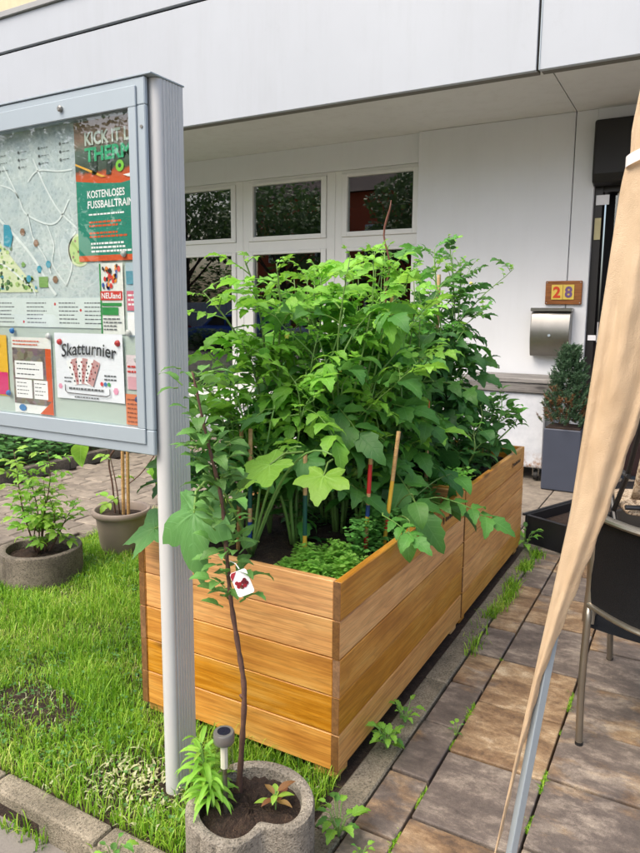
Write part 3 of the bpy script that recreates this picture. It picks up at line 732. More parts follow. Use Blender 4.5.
def mapmat():
    t = NT('town_map_print'); v = t.coord('World', (1,0,1)); nz = t.n('TexNoise'); nz.inputs['Scale'].default_value = 6
    t.l(v, nz.inputs['Vector']); vv = t.mix(.06, v, nz.outputs['Color'], 'ADD')
    def roads(sc, w0, w1):
        vo = t.n('TexVoronoi', feature='DISTANCE_TO_EDGE'); t.l(vv, vo.inputs['Vector']); vo.inputs['Scale'].default_value = sc
        return t.ramp(vo.outputs['Distance'], [(w0, (1,1,1)), (w1, (0,0,0))])
    base = t.ramp(t.noise(v, 14, 3), [(.35, lin(176,190,196)), (.65, lin(196,206,206))])
    bl = t.n('TexVoronoi'); t.l(v, bl.inputs['Vector']); bl.inputs['Scale'].default_value = 60
    base = t.mix(t.math('MULTIPLY', t.ramp(bl.outputs['Distance'], [(.3,(1,1,1)),(.38,(0,0,0))]), .3), base, lin(132,146,152))
    c = t.mix(t.math('MULTIPLY', roads(26, .015, .04), .3), base, lin(214,222,222)); c = t.mix(t.math('MULTIPLY', roads(7, .006, .016), .3), c, lin(222,228,228))
    t.col(c); t.rough(.4); return t.m
mp = sheet('town_map', 'pale town map with legend strip filling the noticeboard left', 'map', -2.66, -1.655, 1.522, 2.156, mapmat(), 0)
rect(mp, 'legend_strip', -2.659, -1.656, 1.523, 1.62, colour('legend_paper', (208,218,216)))
rm = random.Random(3)
gcol = [colour('map_green', (120,160,88)), colour('map_light_green', (168,196,120)), colour('map_dark_green', (70,112,70)), colour('map_teal', (58,150,176)), colour('map_brown', (138,104,84)), colour('map_pale', (206,214,178))]
flat(mp, 'park_area', [(-2.6,1.64),(-1.955,1.64),(-2.02,1.70),(-2.13,1.80),(-2.25,1.93),(-2.6,2.0)], gcol[5])
for i in range(260):
    x = rm.uniform(-2.4,-1.96); z = rm.uniform(1.645, 1.93)
    if z > 1.64+(-1.955-x)*1.0+.02: continue
    r_ = rm.uniform(.003,.012); n = rm.randint(4,7); q = rm.uniform(0,6)
    flat(mp, 'map_mark', [(x+r_*rm.uniform(.7,1.3)*math.cos(q+2*PI*a/n), z+r_*rm.uniform(.6,1.2)*math.sin(q+2*PI*a/n)) for a in range(n)], rm.choice(gcol[:4]+gcol[:3]), 1)
flat(mp, 'lake', [(-2.12,1.80),(-2.085,1.79),(-2.07,1.83),(-2.085,1.865),(-2.115,1.87)], gcol[3], 2)
flat(mp, 'sports_field', disc(-1.752, 1.77, .052, 26, sx=1.0), gcol[5], 1)
flat(mp, 'sports_field', disc(-1.752, 1.77, .044, 26, sx=1.0), gcol[1], 2)
for a in range(12): flat(mp, 'map_mark', disc(-1.752+.03*math.cos(a*1.3), 1.77+.034*math.sin(a*1.7), .005, 6), gcol[rm.choice((0,2,4))], 3)
rect(mp, 'map_mark', -1.95, -1.905, 1.655, 1.69, gcol[0], 2)
for (x,z,c) in ((-1.945,1.715,3),(-1.90,1.73,3),(-2.0,1.685,3),(-1.955,1.80,4),(-1.87,1.68,4),(-2.02,1.84,4)):
    flat(mp, 'map_mark', disc(x, z, .013, 6), gcol[c], 3)
ink = colour('grey_ink', (92,96,100)); redi = colour('red_ink', (196,54,48)); blui = colour('blue_ink', (52,120,176))
for i, x in enumerate((-2.3,-2.17,-2.02,-1.86,-1.74)): lines(mp, 'legend_text', x, x+.1, 1.605, 6, .013, .0035, ink, 1, i)
for i, x in enumerate((-2.18,-2.03,-1.87,-1.75)): flat(mp, 'legend_dot', disc(x-.008, (1.57,1.54,1.60,1.58)[i], .005, 8), (blui,redi,redi,redi)[i], 1)
for i in range(5):
    for j in range(3):
        x = -2.22+i*.1; z = 2.09-j*.024+.003*i
        flat(mp, 'legend_dot', disc(x, z, .005, 8), ink, 1); lines(mp, 'legend_text', x+.01, x+.05, z+.001, 1, .01, .002, ink, 1, i*3+j)

def road(pts, w):
    pp = path([Vector((x, 0, z)) for x, z in pts], 8); m = MB(); Y = mp['py']-.0003
    for p, q in zip(pp, pp[1:]):
        d_ = (q-p).normalized(); nn = Vector((-d_.z, 0, d_.x))*w/2
        m.add([(v.x, Y, v.z) for v in (p-nn, q-nn, q+nn, p+nn)], [(0,1,2,3)])
    m.build('map_road', colour('map_road_white', (220,227,228)), mp, recalc=False)
road([(-2.3,2.0),(-2.1,1.86),(-1.98,1.76),(-1.9,1.66),(-1.87,1.63)], .010); road([(-2.1,2.06),(-2.03,1.95),(-2.0,1.9),(-1.9,1.86),(-1.84,1.87),(-1.79,1.93)], .006)
road([(-1.95,2.07),(-1.9,1.98),(-1.84,1.9),(-1.76,1.84)], .006); road([(-1.98,2.0),(-1.93,2.03),(-1.83,2.02),(-1.77,2.02)], .005); road([(-1.99,1.9),(-1.97,1.82),(-1.92,1.76),(-1.89,1.70)], .005)
road([(-1.9,1.86),(-1.87,1.79),(-1.88,1.73),(-1.82,1.66)], .005); road([(-1.82,1.66),(-1.79,1.72),(-1.8,1.78),(-1.765,1.83)], .006); road([(-2.12,2.0),(-2.06,1.98),(-2.03,1.95)], .005); road([(-2.3,1.72),(-2.15,1.74),(-2.0,1.66),(-1.97,1.63)], .006)
teal = colour('poster_teal', (22,128,108)); org = colour('poster_orange', (206,84,36)); wht = M['white']
def pitchmat():
    t = NT('poster_photo'); v = t.coord('World', (1,0,1)); sx = t.n('SeparateXYZ'); t.l(v, sx.inputs[0]); n = t.noise(v, 26, 4, .6)
    hz = t.math('ADD', sx.outputs[2], t.math('MULTIPLY', n, .05))
    c = t.ramp(t.math('MULTIPLY_ADD', hz, 5, -9.75), [(.25, lin(206,82,34)), (.36, lin(190,84,44)), (.42, lin(60,72,62)), (.7, lin(88,104,96)), (.9, lin(150,120,104))])
    t.col(c); t.rough(.4); return t.m
kp = sheet('football_poster', 'teal and orange KICK IT football training poster with white lettering', 'poster', -1.752, -1.483, 1.733, 2.156, pitchmat(), .003)
flat(kp, 'teal_field', [(-1.751,1.751),(-1.4835,1.751),(-1.4835,1.972),(-1.56,1.962),(-1.65,1.968),(-1.751,1.98)], teal)
rect(kp, 'orange_band', -1.751, -1.4835, 1.7335, 1.751, org)
flat(kp, 'pitch_line', [(-1.751,2.028),(-1.64,1.985),(-1.62,1.985),(-1.751,2.034)], colour('pitch_yellow', (226,170,60)), 1)
text_fit('lettering', 'KICK IT L', colour('poster_grey_letter', (196,206,196)), -1.706, -1.520, 2.082, 2.122, kp['py']-.0006, kp, .03)
text_fit('lettering', 'THERM', colour('poster_green_letter', (44,166,118)), -1.708, -1.512, 2.034, 2.076, kp['py']-.0006, kp, .035)
for (x, z, h) in ((-1.68,1.995,.07),(-1.62,1.99,.07),(-1.50,1.99,.06)):
    flat(kp, 'player_leg', [(x,z),(x+.02,z),(x+.028,z+h),(x+.008,z+h)], colour('player_dark', (40,52,48)), 1)
flat(kp, 'ball', disc(-1.562, 2.012, .017, 16), colour('ball_green', (120,196,60)), 2); flat(kp, 'ball_patch', disc(-1.562, 2.012, .007, 6), colour('player_dark', (40,52,48)), 3)
flat(kp, 'brush_stroke', [(-1.55,1.985),(-1.53,1.978),(-1.4835,1.972),(-1.4835,1.99)], wht, 2)
text_fit('lettering', 'KOSTENLOSES', wht, -1.703, -1.545, 1.925, 1.948, kp['py']-.0006, kp, .02)
text_fit('lettering', 'FUSSBALLTRAIN', wht, -1.703, -1.512, 1.894, 1.917, kp['py']-.0006, kp, .02)
lines(kp, 'small_print', -1.70, -1.49, 1.878, 1, .01, .005, wht, 2, 1)
lines(kp, 'small_print', -1.70, -1.56, 1.855, 2, .011, .006, org, 2, 2); lines(kp, 'small_print', -1.70, -1.54, 1.822, 2, .011, .006, org, 2, 3)
lines(kp, 'small_print', -1.695, -1.51, 1.79, 3, .012, .006, wht, 2, 4)
flat(kp, 'player_figure', [(-1.4835,1.757),(-1.50,1.757),(-1.498,1.80),(-1.507,1.83),(-1.50,1.855),(-1.4835,1.85)], colour('yellow_shirt', (222,186,40)), 2)

nl = sheet('neuland_leaflet', 'narrow NEUland leaflet with red band and colourful figures', 'leaflet', -1.667, -1.566, 1.506, 1.726, colour('leaflet_white', (226,228,224)), .002)
rect(nl, 'green_edge', -1.6665, -1.66, 1.507, 1.725, colour('leaflet_green', (44,140,70)), 0)
for i in range(34):
    x = rm.uniform(-1.652,-1.582); z = rm.uniform(1.648,1.716); r_ = rm.uniform(.004,.011)
    flat(nl, 'figure', disc(x, z, r_, 7, sx=.7), rm.choice([colour('print_red',(206,50,44)), colour('print_blue',(44,80,160)), colour('print_black',(40,40,44)), colour('print_orange',(230,140,50))]), 1+i % 3)
rect(nl, 'red_band', -1.664, -1.571, 1.612, 1.640, colour('print_red',(206,50,44)), 1)
text_fit('lettering', 'NEUland', wht, -1.659, -1.577, 1.617, 1.635, nl['py']-.0008, nl, .02)
rect(nl, 'green_lines', -1.658, -1.575, 1.594, 1.604, colour('leaflet_green',(44,140,70)), 1); rect(nl, 'green_lines', -1.658, -1.59, 1.566, 1.59, colour('leaflet_green',(44,140,70)), 1)
lines(nl, 'small_print', -1.655, -1.575, 1.556, 4, .011, .004, ink, 1, 5)
s2 = sheet('side_leaflet', 'slim blue and pink leaflet beside the frame edge', 'leaflet', -1.555, -1.4795, 1.50, 1.725, colour('leaflet_bluegrey', (176,196,208)), .001)
rect(s2, 'pink_band', -1.553, -1.48, 1.58, 1.64, colour('leaflet_pink', (206,110,130)), 1); rect(s2, 'white_band', -1.553, -1.48, 1.505, 1.575, wht, 1); rect(s2, 'photo_band', -1.553, -1.48, 1.66, 1.7, colour('leaflet_teal', (90,150,170)), 1)
lines(s2, 'small_print', -1.548, -1.49, 1.63, 3, .014, .006, wht, 2, 8)

sk = sheet('skat_poster', 'white hand-lettered Skatturnier poster with fan of playing cards', 'poster', -1.882, -1.573, 1.288, 1.506, colour('poster_white', (232,234,242)), .003, curl=.004)
blk = colour('marker_black', (40,40,48)); pk = colour('card_pink', (196,150,150))
text_fit('lettering', 'Skatturnier', blk, -1.85, -1.60, 1.425, 1.468, sk['py']-.004, sk, .012, .1, arch=.012)
for i in range(6):
    q = (i-2.5)*.17; c0 = (-1.735-.02+(i-2.5)*.012, 1.34); w, h = .03, .085
    pts = [(-w/2,0),(w/2,0),(w/2,h),(-w/2,h)]; rp = [(c0[0]+x*math.cos(-q)-z*math.sin(-q), c0[1]+x*math.sin(-q)+z*math.cos(-q)) for x, z in pts]
    flat(sk, 'playing_card', rp, [wht, pk][i % 2], 2+i*.4)
    for k_ in range(6):
        z = .012+k_*.012; xx = (-.006, .007)[k_ % 2]; x_ = c0[0]+xx*math.cos(-q)-z*math.sin(-q); z_ = c0[1]+xx*math.sin(-q)+z*math.cos(-q)
        flat(sk, 'card_pip', disc(x_, z_, .004, 5), [blk, colour('pip_red', (150,44,50))][(i+k_) % 2], 5)
mk = MB(); pts = [(-1.84,sk['py']-.003,1.335),(-1.84,sk['py']-.003,1.315),(-1.83,sk['py']-.003,1.308),(-1.65,sk['py']-.003,1.306),(-1.635,sk['py']-.003,1.312),(-1.635,sk['py']-.003,1.33)]
mk.tube(pts, .0016, 4).build('bracket_line', blk, sk)
lines(sk, 'small_print', -1.825, -1.655, 1.327, 1, .01, .007, ink, 3, 6); lines(sk, 'small_print', -1.80, -1.66, 1.298, 1, .01, .004, ink, 3, 7)
for i, c_ in enumerate(((206,60,60),(60,120,180),(80,160,90))): flat(sk, 'logo_dot', disc(-1.672+.016*i, 1.345, .007, 10), colour('dot%d' % i, c_), 3)
flat(sk, 'pink_note', disc(-1.865, 1.328, .01, 6), colour('pinkish', (226,150,180)), 3); flat(sk, 'pink_note', disc(-1.61, 1.325, .012, 6), colour('pinkish', (226,150,180)), 3)
lines(sk, 'small_print', -1.845, -1.79, 1.36, 2, .012, .004, ink, 3, 9); lines(sk, 'small_print', -1.66, -1.60, 1.375, 2, .012, .005, ink, 3, 10)

s3 = sheet('pink_note_sheet', 'small pale pink sheet above the orange one', 'leaflet', -1.565, -1.4795, 1.335, 1.443, colour('pale_pink', (222,206,212)), .0005)
rect(s3, 'pink_wedge', -1.56, -1.49, 1.335, 1.375, colour('pink_wedge', (214,160,172)), 1); lines(s3, 'small_print', -1.56, -1.50, 1.41, 2, .016, .006, redi, 2, 11)
s4 = sheet('orange_sheet', 'small orange printed sheet in the lower corner', 'leaflet', -1.572, -1.4795, 1.222, 1.32, colour('orange_print', (214,120,74)), .0015)
lines(s4, 'small_print', -1.565, -1.50, 1.305, 6, .014, .004, colour('brown_ink', (140,70,40)), 1, 12)
s5 = sheet('event_flyer', 'flyer with crowd photo, white text boxes and orange corner', 'flyer', -2.108, -1.905, 1.222, 1.487, colour('flyer_white', (228,228,226)), .002)
def crowdmat():
    t = NT('crowd_photo'); v = t.coord('World', (1,0,1)); vo = t.n('TexVoronoi'); t.l(v, vo.inputs['Vector']); vo.inputs['Scale'].default_value = 45
    hs = t.n('HueSaturation'); t.l(vo.outputs['Color'], hs.inputs['Color']); hs.inputs['Saturation'].default_value = .35; hs.inputs['Value'].default_value = .45
    t.col(t.mix(.55, hs.outputs[0], lin(96,62,46))); t.rough(.4); return t.m
rect(s5, 'photo', -2.106, -1.915, 1.255, 1.45, crowdmat(), 1)
rect(s5, 'orange_edge', -1.935, -1.907, 1.27, 1.45, org, 2); flat(s5, 'orange_corner', [(-1.975,1.224),(-1.907,1.224),(-1.907,1.275)], org, 2)
rect(s5, 'text_box', -2.095, -1.95, 1.345, 1.405, wht, 3); rect(s5, 'text_box', -2.095, -2.01, 1.275, 1.34, wht, 3); rect(s5, 'text_box', -2.0, -1.93, 1.275, 1.34, wht, 3)
lines(s5, 'small_print', -2.085, -1.96, 1.397, 3, .018, .004, ink, 4, 13); lines(s5, 'small_print', -2.088, -2.02, 1.33, 4, .013, .003, ink, 4, 14); lines(s5, 'small_print', -1.995, -1.94, 1.33, 4, .013, .003, ink, 4, 15)
flat(s5, 'blue_logo', disc(-2.065, 1.24, .012, 10, sx=1.6), blui, 2); lines(s5, 'small_print', -2.10, -1.93, 1.476, 2, .012, .004, org, 2, 16)
s6 = sheet('bright_flyer', 'yellow and magenta flyer beside the event flyer', 'flyer', -2.36, -2.135, 1.275, 1.492, colour('flyer_yellow', (226,178,48)), .001)
rect(s6, 'magenta_band', -2.355, -2.137, 1.28, 1.36, colour('magenta', (206,44,110)), 1)
for i in range(10): flat(s6, 'confetti', disc(rm.uniform(-2.3,-2.15), rm.uniform(1.30,1.46), .012, 8), rm.choice([org, redi, wht]), 2)
lines(s6, 'small_print', -2.32, -2.16, 1.48, 2, .02, .009, redi, 2, 17)
mg = MB().lathe([(.0005,.0075),(.0075,.007),(.0095,.004),(.0105,0)], 16)
mg.v = [(x, -z, y) for x, y, z in mg.v]
for (x, z, c_, lb) in ((-2.094,1.508,(40,110,180),'round blue magnet on top corner of event flyer'),(-1.911,1.494,(206,206,204),'white round magnet on top corner of event flyer'),(-1.857,1.476,(190,36,44),'red magnet holding the card poster by the flyer'),(-1.594,1.478,(176,30,40),'red magnet holding the card poster by the frame'),
                       (-1.547,1.512,(196,198,196),'white magnet under the slim blue leaflet'),(-1.514,1.43,(176,178,178),'grey magnet on the pale pink sheet'),(-1.516,1.306,(36,44,96),'navy magnet on the orange sheet'),(-2.132,1.288,(40,110,180),'round blue magnet at foot of bright flyer'),(-1.555,1.752,(176,180,178),'grey magnet at the foot of the football poster')):
    me = mg.mesh('magnet', colour('magnet_%d_%d_%d' % c_, c_, .3), smooth='all')
    tag(link('magnet', me, None, (x, PY-.008, z)), lb, 'magnet', 'magnets on the noticeboard')

# ------------------------------------------------------------------ pots and ring planters
def ring_planter(name_label, c, Ro, wall, h, dent, dent_ang, mat, soil_z, grooves=True):
    t = thing('ring_planter', name_label, 'planter', c)
    def rf(r, q, z):
        dq = (q-dent_ang+PI) % (2*PI)-PI
        dd = dent*math.exp(-(dq/.42)**2)
        g_ = 0
        if grooves and r > Ro-.002:
            for ga in (-1.15,-.85,.85,1.15,2.0,-2.0):
                if abs(((dq-ga)+PI) % (2*PI)-PI) < .028: g_ = .008
        return r-dd*(1 if r > Ro*.3 else r/(Ro*.3)*.4)-g_
    n = 120
    prof = [(Ro,0),(Ro,h-.012),(Ro-.004,h-.003),(Ro-.012,h),(Ro-wall+.01,h),(Ro-wall+.003,h-.004),(Ro-wall,h-.02),(Ro-wall-.004,soil_z-.05)]
    MB().lathe(prof, n, 0, c, rf).build('ring', mat, t, smooth=True)
    so_ = MB(); rr = Ro-wall; vs = []; fs = []; rings = 10; m_ = 60
    vs.append((c[0], c[1], c[2]+soil_z+.01))
    for i in range(1, rings+1):
        for j in range(m_):
            q = 2*PI*j/m_; r = rf(rr, q, 0)*i/rings*1.01; vs.append((c[0]+r*math.cos(q), c[1]+r*math.sin(q), c[2]+soil_z+random.uniform(-.008,.008)+.012*(1-i/rings)))
    fs += [(0, 1+j, 1+(j+1) % m_) for j in range(m_)]
    for i in range(rings-1):
        for j in range(m_): a = 1+i*m_+j; b = 1+i*m_+(j+1) % m_; fs.append((a, a+m_, b+m_, b))
    so_.add(vs, fs).build('soil', M['soil'], t, smooth='all'); return t
PC = (-.99, 1.405, 0)
ring_planter('pale washed concrete ring planter with concave side at the post foot', PC, .178, .038, .24, .062, R(-38), M['conc'], .205)
LC = (-3.36, 2.62, 0)
ring_planter('dark grey ribbed concrete ring planter on the lawn by the driveway', (-3.36, 2.62, -.02), .235, .045, .2, .05, R(150), M['conc_old'], .15)

pt = thing('plant_pot', 'taupe plastic pot with thick rim on the lawn edge', 'pot', (-3.28, 3.2, 0))
MB().lathe([(.001,0),(.135,0),(.14,.01),(.168,.24),(.185,.245),(.192,.255),(.192,.275),(.186,.284),(.172,.284),(.165,.276),(.16,.22),(.001,.225)], 40, 0, (-3.28,3.2,-.005)).build('pot_body', M['taupe'], pt, smooth=True)
MB().lathe([(.16,.222),(.11,.232),(.05,.236),(.001,.24)], 24, 0, (-3.28,3.2,.0)).build('soil', M['soil'], pt, smooth='all')

ap = thing('square_planter', 'tall anthracite square planter beside the white cabinet', 'planter', (-.99, 6.4, 0))
q = [(-1.165,6.25),(-.845,6.25),(-.845,6.57),(-1.165,6.57)]
bx = MB(); bx.box(-1.165,-.845,6.25,6.57,.0,.56).build('planter_body', M['anth'], ap, bevel=.008)
MB().box(-1.15,-.86,6.265,6.555,.5605,.572).build('soil', M['soil'], ap)
# conifer
rnd = random.Random(5); cf = thing('dwarf_conifer', 'dense dwarf conifer with browned needles growing in square planter', 'conifer', (-.99, 6.4, .56))
MB().tube([(-.99,6.4,.55),(-.99,6.4,1.2)], [.02,.006], 7).build('trunk', M['trunk'], cf)
mbs = [MB(), MB()]
for i in range(900):
    f = rnd.random()**1.1; zz = .60+f*.66; rad = .175*(1-f)**.7+.03; q = rnd.uniform(0,2*PI); rr = rad*rnd.uniform(.25,1.12)
    p = Vector((-.99+rr*math.cos(q), 6.4+rr*math.sin(q), zz)); dirv = Vector((math.cos(q)*.7, math.sin(q)*.7, .9)).normalized()
    m_ = mbs[1 if (zz < .95 and rnd.random() < .3) else 0]; L = rnd.uniform(.04,.09)
    for k in range(22):
        t_ = k/22; b = p+dirv*L*t_; nd = (dirv*.8+Vector((rnd.uniform(-1,1),rnd.uniform(-1,1),rnd.uniform(-1,1)))).normalized()*.03; sd = nd.cross(Vector((rnd.random(),rnd.random(),.3))).normalized()*.0045
        m_.add([b-sd, b+sd, b+nd], [(0,1,2)])
mbs[0].build('crown', M['needle'], cf, recalc=False); mbs[1].build('brown_needles', M['needle_brown'], cf, recalc=False)

tr = thing('black_trough', 'low black plastic trough behind the far raised bed', 'trough', (-.85, 5.0, 0))
Mx = Matrix.Translation((-.97,4.70,0)) @ Matrix.Rotation(R(66),4,'Z')
m_ = MB(); m_.box(0,.95,-.34,-.32,.0,.2,0,Mx).box(0,.95,-.02,0,.0,.2,0,Mx).box(0,.02,-.32,-.02,.0,.2,0,Mx).box(.93,.95,-.32,-.02,.0,.2,0,Mx).build('side_wall', M['black'], tr, bevel=.005)
MB().box(-.012,.962,-.352,-.33,.19,.207,0,Mx).box(-.012,.962,-.01,.012,.19,.207,0,Mx).build('rim', M['black'], tr, bevel=.003)
MB().box(.02,.93,-.32,-.02,.01,.13,0,Mx).build('soil', M['soil'], tr)

pb = thing('parasol_base', 'round dark parasol base on the terrace by the planter', 'parasol base', (-.33, 6.5, 0))
MB().lathe([(.001,.0),(.3,.0),(.3,.03),(.27,.055),(.06,.075),(.03,.08),(.03,.3),(.024,.3),(.024,.08),(.001,.08)], 36, 0, (-.33,6.5,0)).build('base_disc', M['black'], pb, smooth=True)
for q in (0, PI/2, PI, -PI/2):
    MB().tube([(-.33+.028*math.cos(q),6.5+.028*math.sin(q),.2),(-.33+.05*math.cos(q),6.5+.05*math.sin(q),.2)], .008, 8).build('clamp_bolt', M['steel'], pb)

# ------------------------------------------------------------------ plants in the raised beds
def plant_pools(a, b, c): return {'top': a, 'mid': b, 'low': c}
pA = plant_pools(TL['young']+TS, TL['mid']+TL['young'][:2]+OV['mid']+OV['young'][:1], TL['mid']+TL['dark']+OV['dark'])
pB = plant_pools(OV['young']+TS[:1], OV['mid']+OV['young'][:2], OV['mid']+OV['dark'])
pD = plant_pools(TS+TL['mid'][:2], TL['dark']+TL['mid'], TL['dark'])
ZS = .64
G = 'tomato plants in the raised beds'
vine('tomato_plant', 'bright green tomato plant behind the blue striped stake', 'tomato plant', (-1.48,2.46,ZS), 1.08, .17, 5, 7, pA, 11, G, lean=(.02,0), flowers=3)
vine('tomato_plant', 'bright green tomato plant behind the red stake', 'tomato plant', (-1.30,2.52,ZS), 1.18, .27, 7, 6.5, pA, 12, G, flowers=3, fruit=3)
vine('tomato_plant', 'leafy tomato plant around the dark twisted rod', 'tomato plant', (-1.46,2.9,ZS), 1.22, .26, 7, 6.5, pA, 13, G, flowers=2)
vine('tomato_plant', 'leafy tomato plant by the inner end of near bed', 'tomato plant', (-1.27,2.95,ZS), 1.12, .22, 7, 6.5, pA, 14, G, lean=(.0,0), flowers=2, fruit=3)
vine('pepper_plant', 'ovate leaved green plant reaching out towards the windows', 'pepper plant', (-1.6,2.30,ZS), 0.66, .15, 5, 10, pB, 15, None, lean=(-.03,.05), leafscale=1.15)
vine('pepper_plant', 'bushy ovate leaved plant along the bed rim', 'pepper plant', (-1.2,2.55,ZS), .66, .13, 4, 11, pB, 16, None, low=.25)
vine('tomato_plant', 'tall dark tomato vine tied to bamboo in far bed', 'tomato plant', (-1.38,3.85,ZS), 1.36, .19, 8, 19, pD, 17, G, low=.05, leafscale=.8, flowers=6, lean=(.02,0))
vine('tomato_plant', 'dark leafy tomato plant at near end of far bed', 'tomato plant', (-1.50,3.45,ZS), .95, .25, 5, 14, pD, 18, G, low=.05)
vine('basil_bush', 'dark bushy herb spilling over the far bed corner', 'herb', (-1.14,4.22,ZS), .46, .2, 7, 24, plant_pools(OV['mid'], OV['dark'], OV['dark']), 19, None, low=.0, leafscale=.75)
vine('basil_bush', 'dark broad leaved herb in the middle of far bed', 'herb', (-1.15,3.72,ZS), .42, .18, 6, 22, plant_pools(OV['mid'], OV['dark'], OV['dark']), 20, None, low=.0, leafscale=.85)
vine('tomato_plant', 'leafy tomato plant at the left of far bed', 'tomato plant', (-1.64,3.95,ZS), 1.0, .2, 4, 12, pD, 21, G, low=.05)
vine('tomato_plant', 'low tomato plant under the pale squash leaf', 'tomato plant', (-1.38,2.3,ZS), .7, .2, 5, 9, pA, 23, G, low=.3)
vine('tomato_plant', 'low leafy tomato plant at the left front of near bed', 'tomato plant', (-1.62,2.22,ZS), .7, .14, 4, 9, pA, 24, G, low=.15)
vine('tomato_plant', 'leafy tomato plant leaning over the long side of near bed', 'tomato plant', (-1.2,2.74,ZS), .85, .16, 5, 9, pA, 25, G, low=.1, fruit=4)
vine('tomato_plant', 'bright tomato plant in the centre of near bed', 'tomato plant', (-1.42,2.62,ZS), 1.05, .24, 6, 6.5, pA, 26, G, low=.1, flowers=3)
tt = thing('tomato_plant', 'tomato plant with long bare shoots arching towards the windows', 'tomato plant', (-1.55,2.36,ZS), G); tb_ = tt.location.copy(); sm_ = MB(); rs = random.Random(31)
for mid_, tip_, nl_ in (((-1.60,2.34,1.3),(-1.84,2.3,1.66),11),((-1.57,2.36,1.4),(-1.66,2.34,1.80),9),((-1.52,2.38,1.35),(-1.50,2.34,1.77),9),((-1.62,2.25,1.1),(-1.85,2.1,1.36),8)):
    pp = path([tb_, (Vector(mid_)+tb_)/2+Vector((.01,0,0)), mid_, (Vector(mid_)+Vector(tip_))/2+Vector((.015,0,.03)), tip_], 5); n_ = len(pp); sm_.tube(pp, [.008-.0055*i/n_ for i in range(n_)], 6)
    for i in range(nl_):
        f = .5+.5*i/(nl_-1); x = f*(n_-1.01); j = int(x); p = pp[j].lerp(pp[j+1], x-j); big = f < .93
        leaf_at(tt, tb_, rs.choice(TL['young'][:3] if big else TS), p, i*2.4+rs.uniform(-.4,.4), rs.uniform(-.1,.6), rs.uniform(-.3,.3), rs.uniform(.55,.9))
sm_.build('stem', M['stem'], tt, smooth='all')
# long arching shoot towards the window
rnd = random.Random(77)

# squash with the big leaves hanging over the front
BL = [palmate(.155, 1, M['leaf_big'], depth=.2, droop=.9, pet=.1), palmate(.13, 2, M['leaf_light'], depth=.2, droop=.6, pet=.14), palmate(.14, 3, M['leaf_big'], depth=.22, droop=.35, pet=.16), palmate(.14, 4, M['leaf_young'], depth=.16, droop=.3, pet=.12)]
sq = thing('squash_plant', 'squash plant with large angular leaves hanging over bed front', 'squash', (-1.45, 2.08, ZS))
base = sq.location.copy()
st = MB()
def squash_leaf(me, a, az, el, roll, s, mid=None):
    a = Vector(a); pts = [base+Vector((0,0,0)), (base+a)/2+Vector((0,0,.12 if mid is None else mid)), a]
    fine = [pts[0].lerp(pts[1], t).lerp(pts[1].lerp(pts[2], t), t) for t in [i/10 for i in range(11)]]
    st.tube(fine, [.006-.0003*i for i in range(11)], 6)
    leaf_at(sq, base, me, a, az, el, roll, s)
squash_leaf(BL[0], (-1.235,1.53,1.11), R(195), -.95, .45, 1.2)
squash_leaf(BL[2], (-1.50,1.83,.86), R(105), -.32, -.5, 1.15)
squash_leaf(BL[1], (-1.06,2.0,1.10), R(195), -.35, 0, .92, .3)
squash_leaf(BL[3], (-1.17,1.98,1.12), R(140), -.45, -.15, 1.05, .25)
squash_leaf(BL[0], (-1.3,2.25,1.05), R(200), -.3, .2, .7)
squash_leaf(BL[2], (-1.42,2.2,1.22), R(170), -.3, .2, .7)
st.build('stem', M['stem'], sq, smooth='all')
# leaf trailing over the right rim
cu_ = thing('bean_plant', 'bean plant with leaves trailing over the long bed side', 'bean plant', (-1.1, 2.55, ZS)); b2 = cu_.location.copy(); st2 = MB()
for (p, az, el, s) in (((-.93,2.40,.78),R(200),-.9,1.2),((-.91,2.72,.80),R(-80),-.35,1.45),((-.96,2.5,.86),R(220),-.6,1.2),((-1.0,2.3,.82),R(250),-.3,1.1),((-.95,2.95,.85),R(-120),-.3,1.1)):
    pts = [b2, (b2+Vector(p))/2+Vector((0,0,.1)), Vector(p)]; fine = [pts[0].lerp(pts[1], t/8).lerp(pts[1].lerp(pts[2], t/8), t/8) for t in range(9)]
    st2.tube(fine, .003, 5); leaf_at(cu_, b2, (OV['mid'][2], TL['mid'][1])[len(cu_.children) % 2], p, az, el, .2, s*.72)
st2.build('stem', M['stem'], cu_, smooth='all')

# low ground cover in the beds (uncountable)
def cover(name, label, cat, region, n, size, mat, zf, seed, stuff=True):
    r = random.Random(seed); m = MB()
    for i in range(n):
        x, y = region(r); z = zf(r, x, y); q = r.uniform(0, 2*PI); s = size*r.uniform(.6,1.3)
        c = Vector((x,y,z)); a = Vector((math.cos(q), math.sin(q), r.uniform(-.2,.5)))*s; b = Vector((-math.sin(q), math.cos(q), r.uniform(-.3,.3)))*s*.42
        m.add([c, c+a*.45+b, c+a+Vector((0,0,-s*.15)), c+a*.45-b, c+a*.5+Vector((0,0,-s*.08))], [(0,4,1),(1,4,2),(2,4,3),(3,4,0)])
    o = m.build(name, mat, None, recalc=False); tag(o, label, cat); o['kind'] = 'stuff'; return o
def lump(cx_, cy_, rx, ry):
    def reg(r):
        q = r.uniform(0,2*PI); f = math.sqrt(r.random()); return cx_+rx*f*math.cos(q), cy_+ry*f*math.sin(q)
    return reg
cover('herb_cover', 'low bright green herb mat inside the near bed corner', 'herb', lump(-1.15,2.1,.15,.18), 2600, .019, M['leaf_young'], lambda r,x,y: .64+.11*r.random()**.7*(.55+.45*math.sin(x*37+2)*math.sin(y*31))*(1-min(1,((x+1.13)/.19)**2+((y-2.11)/.21)**2)*.5), 1)
cover('herb_cover', 'low herb mat along the long side of near bed', 'herb', lump(-1.085,2.65,.075,.46), 3000, .022, M['leaf_mid'], lambda r,x,y: .64+.15*r.random(), 2)
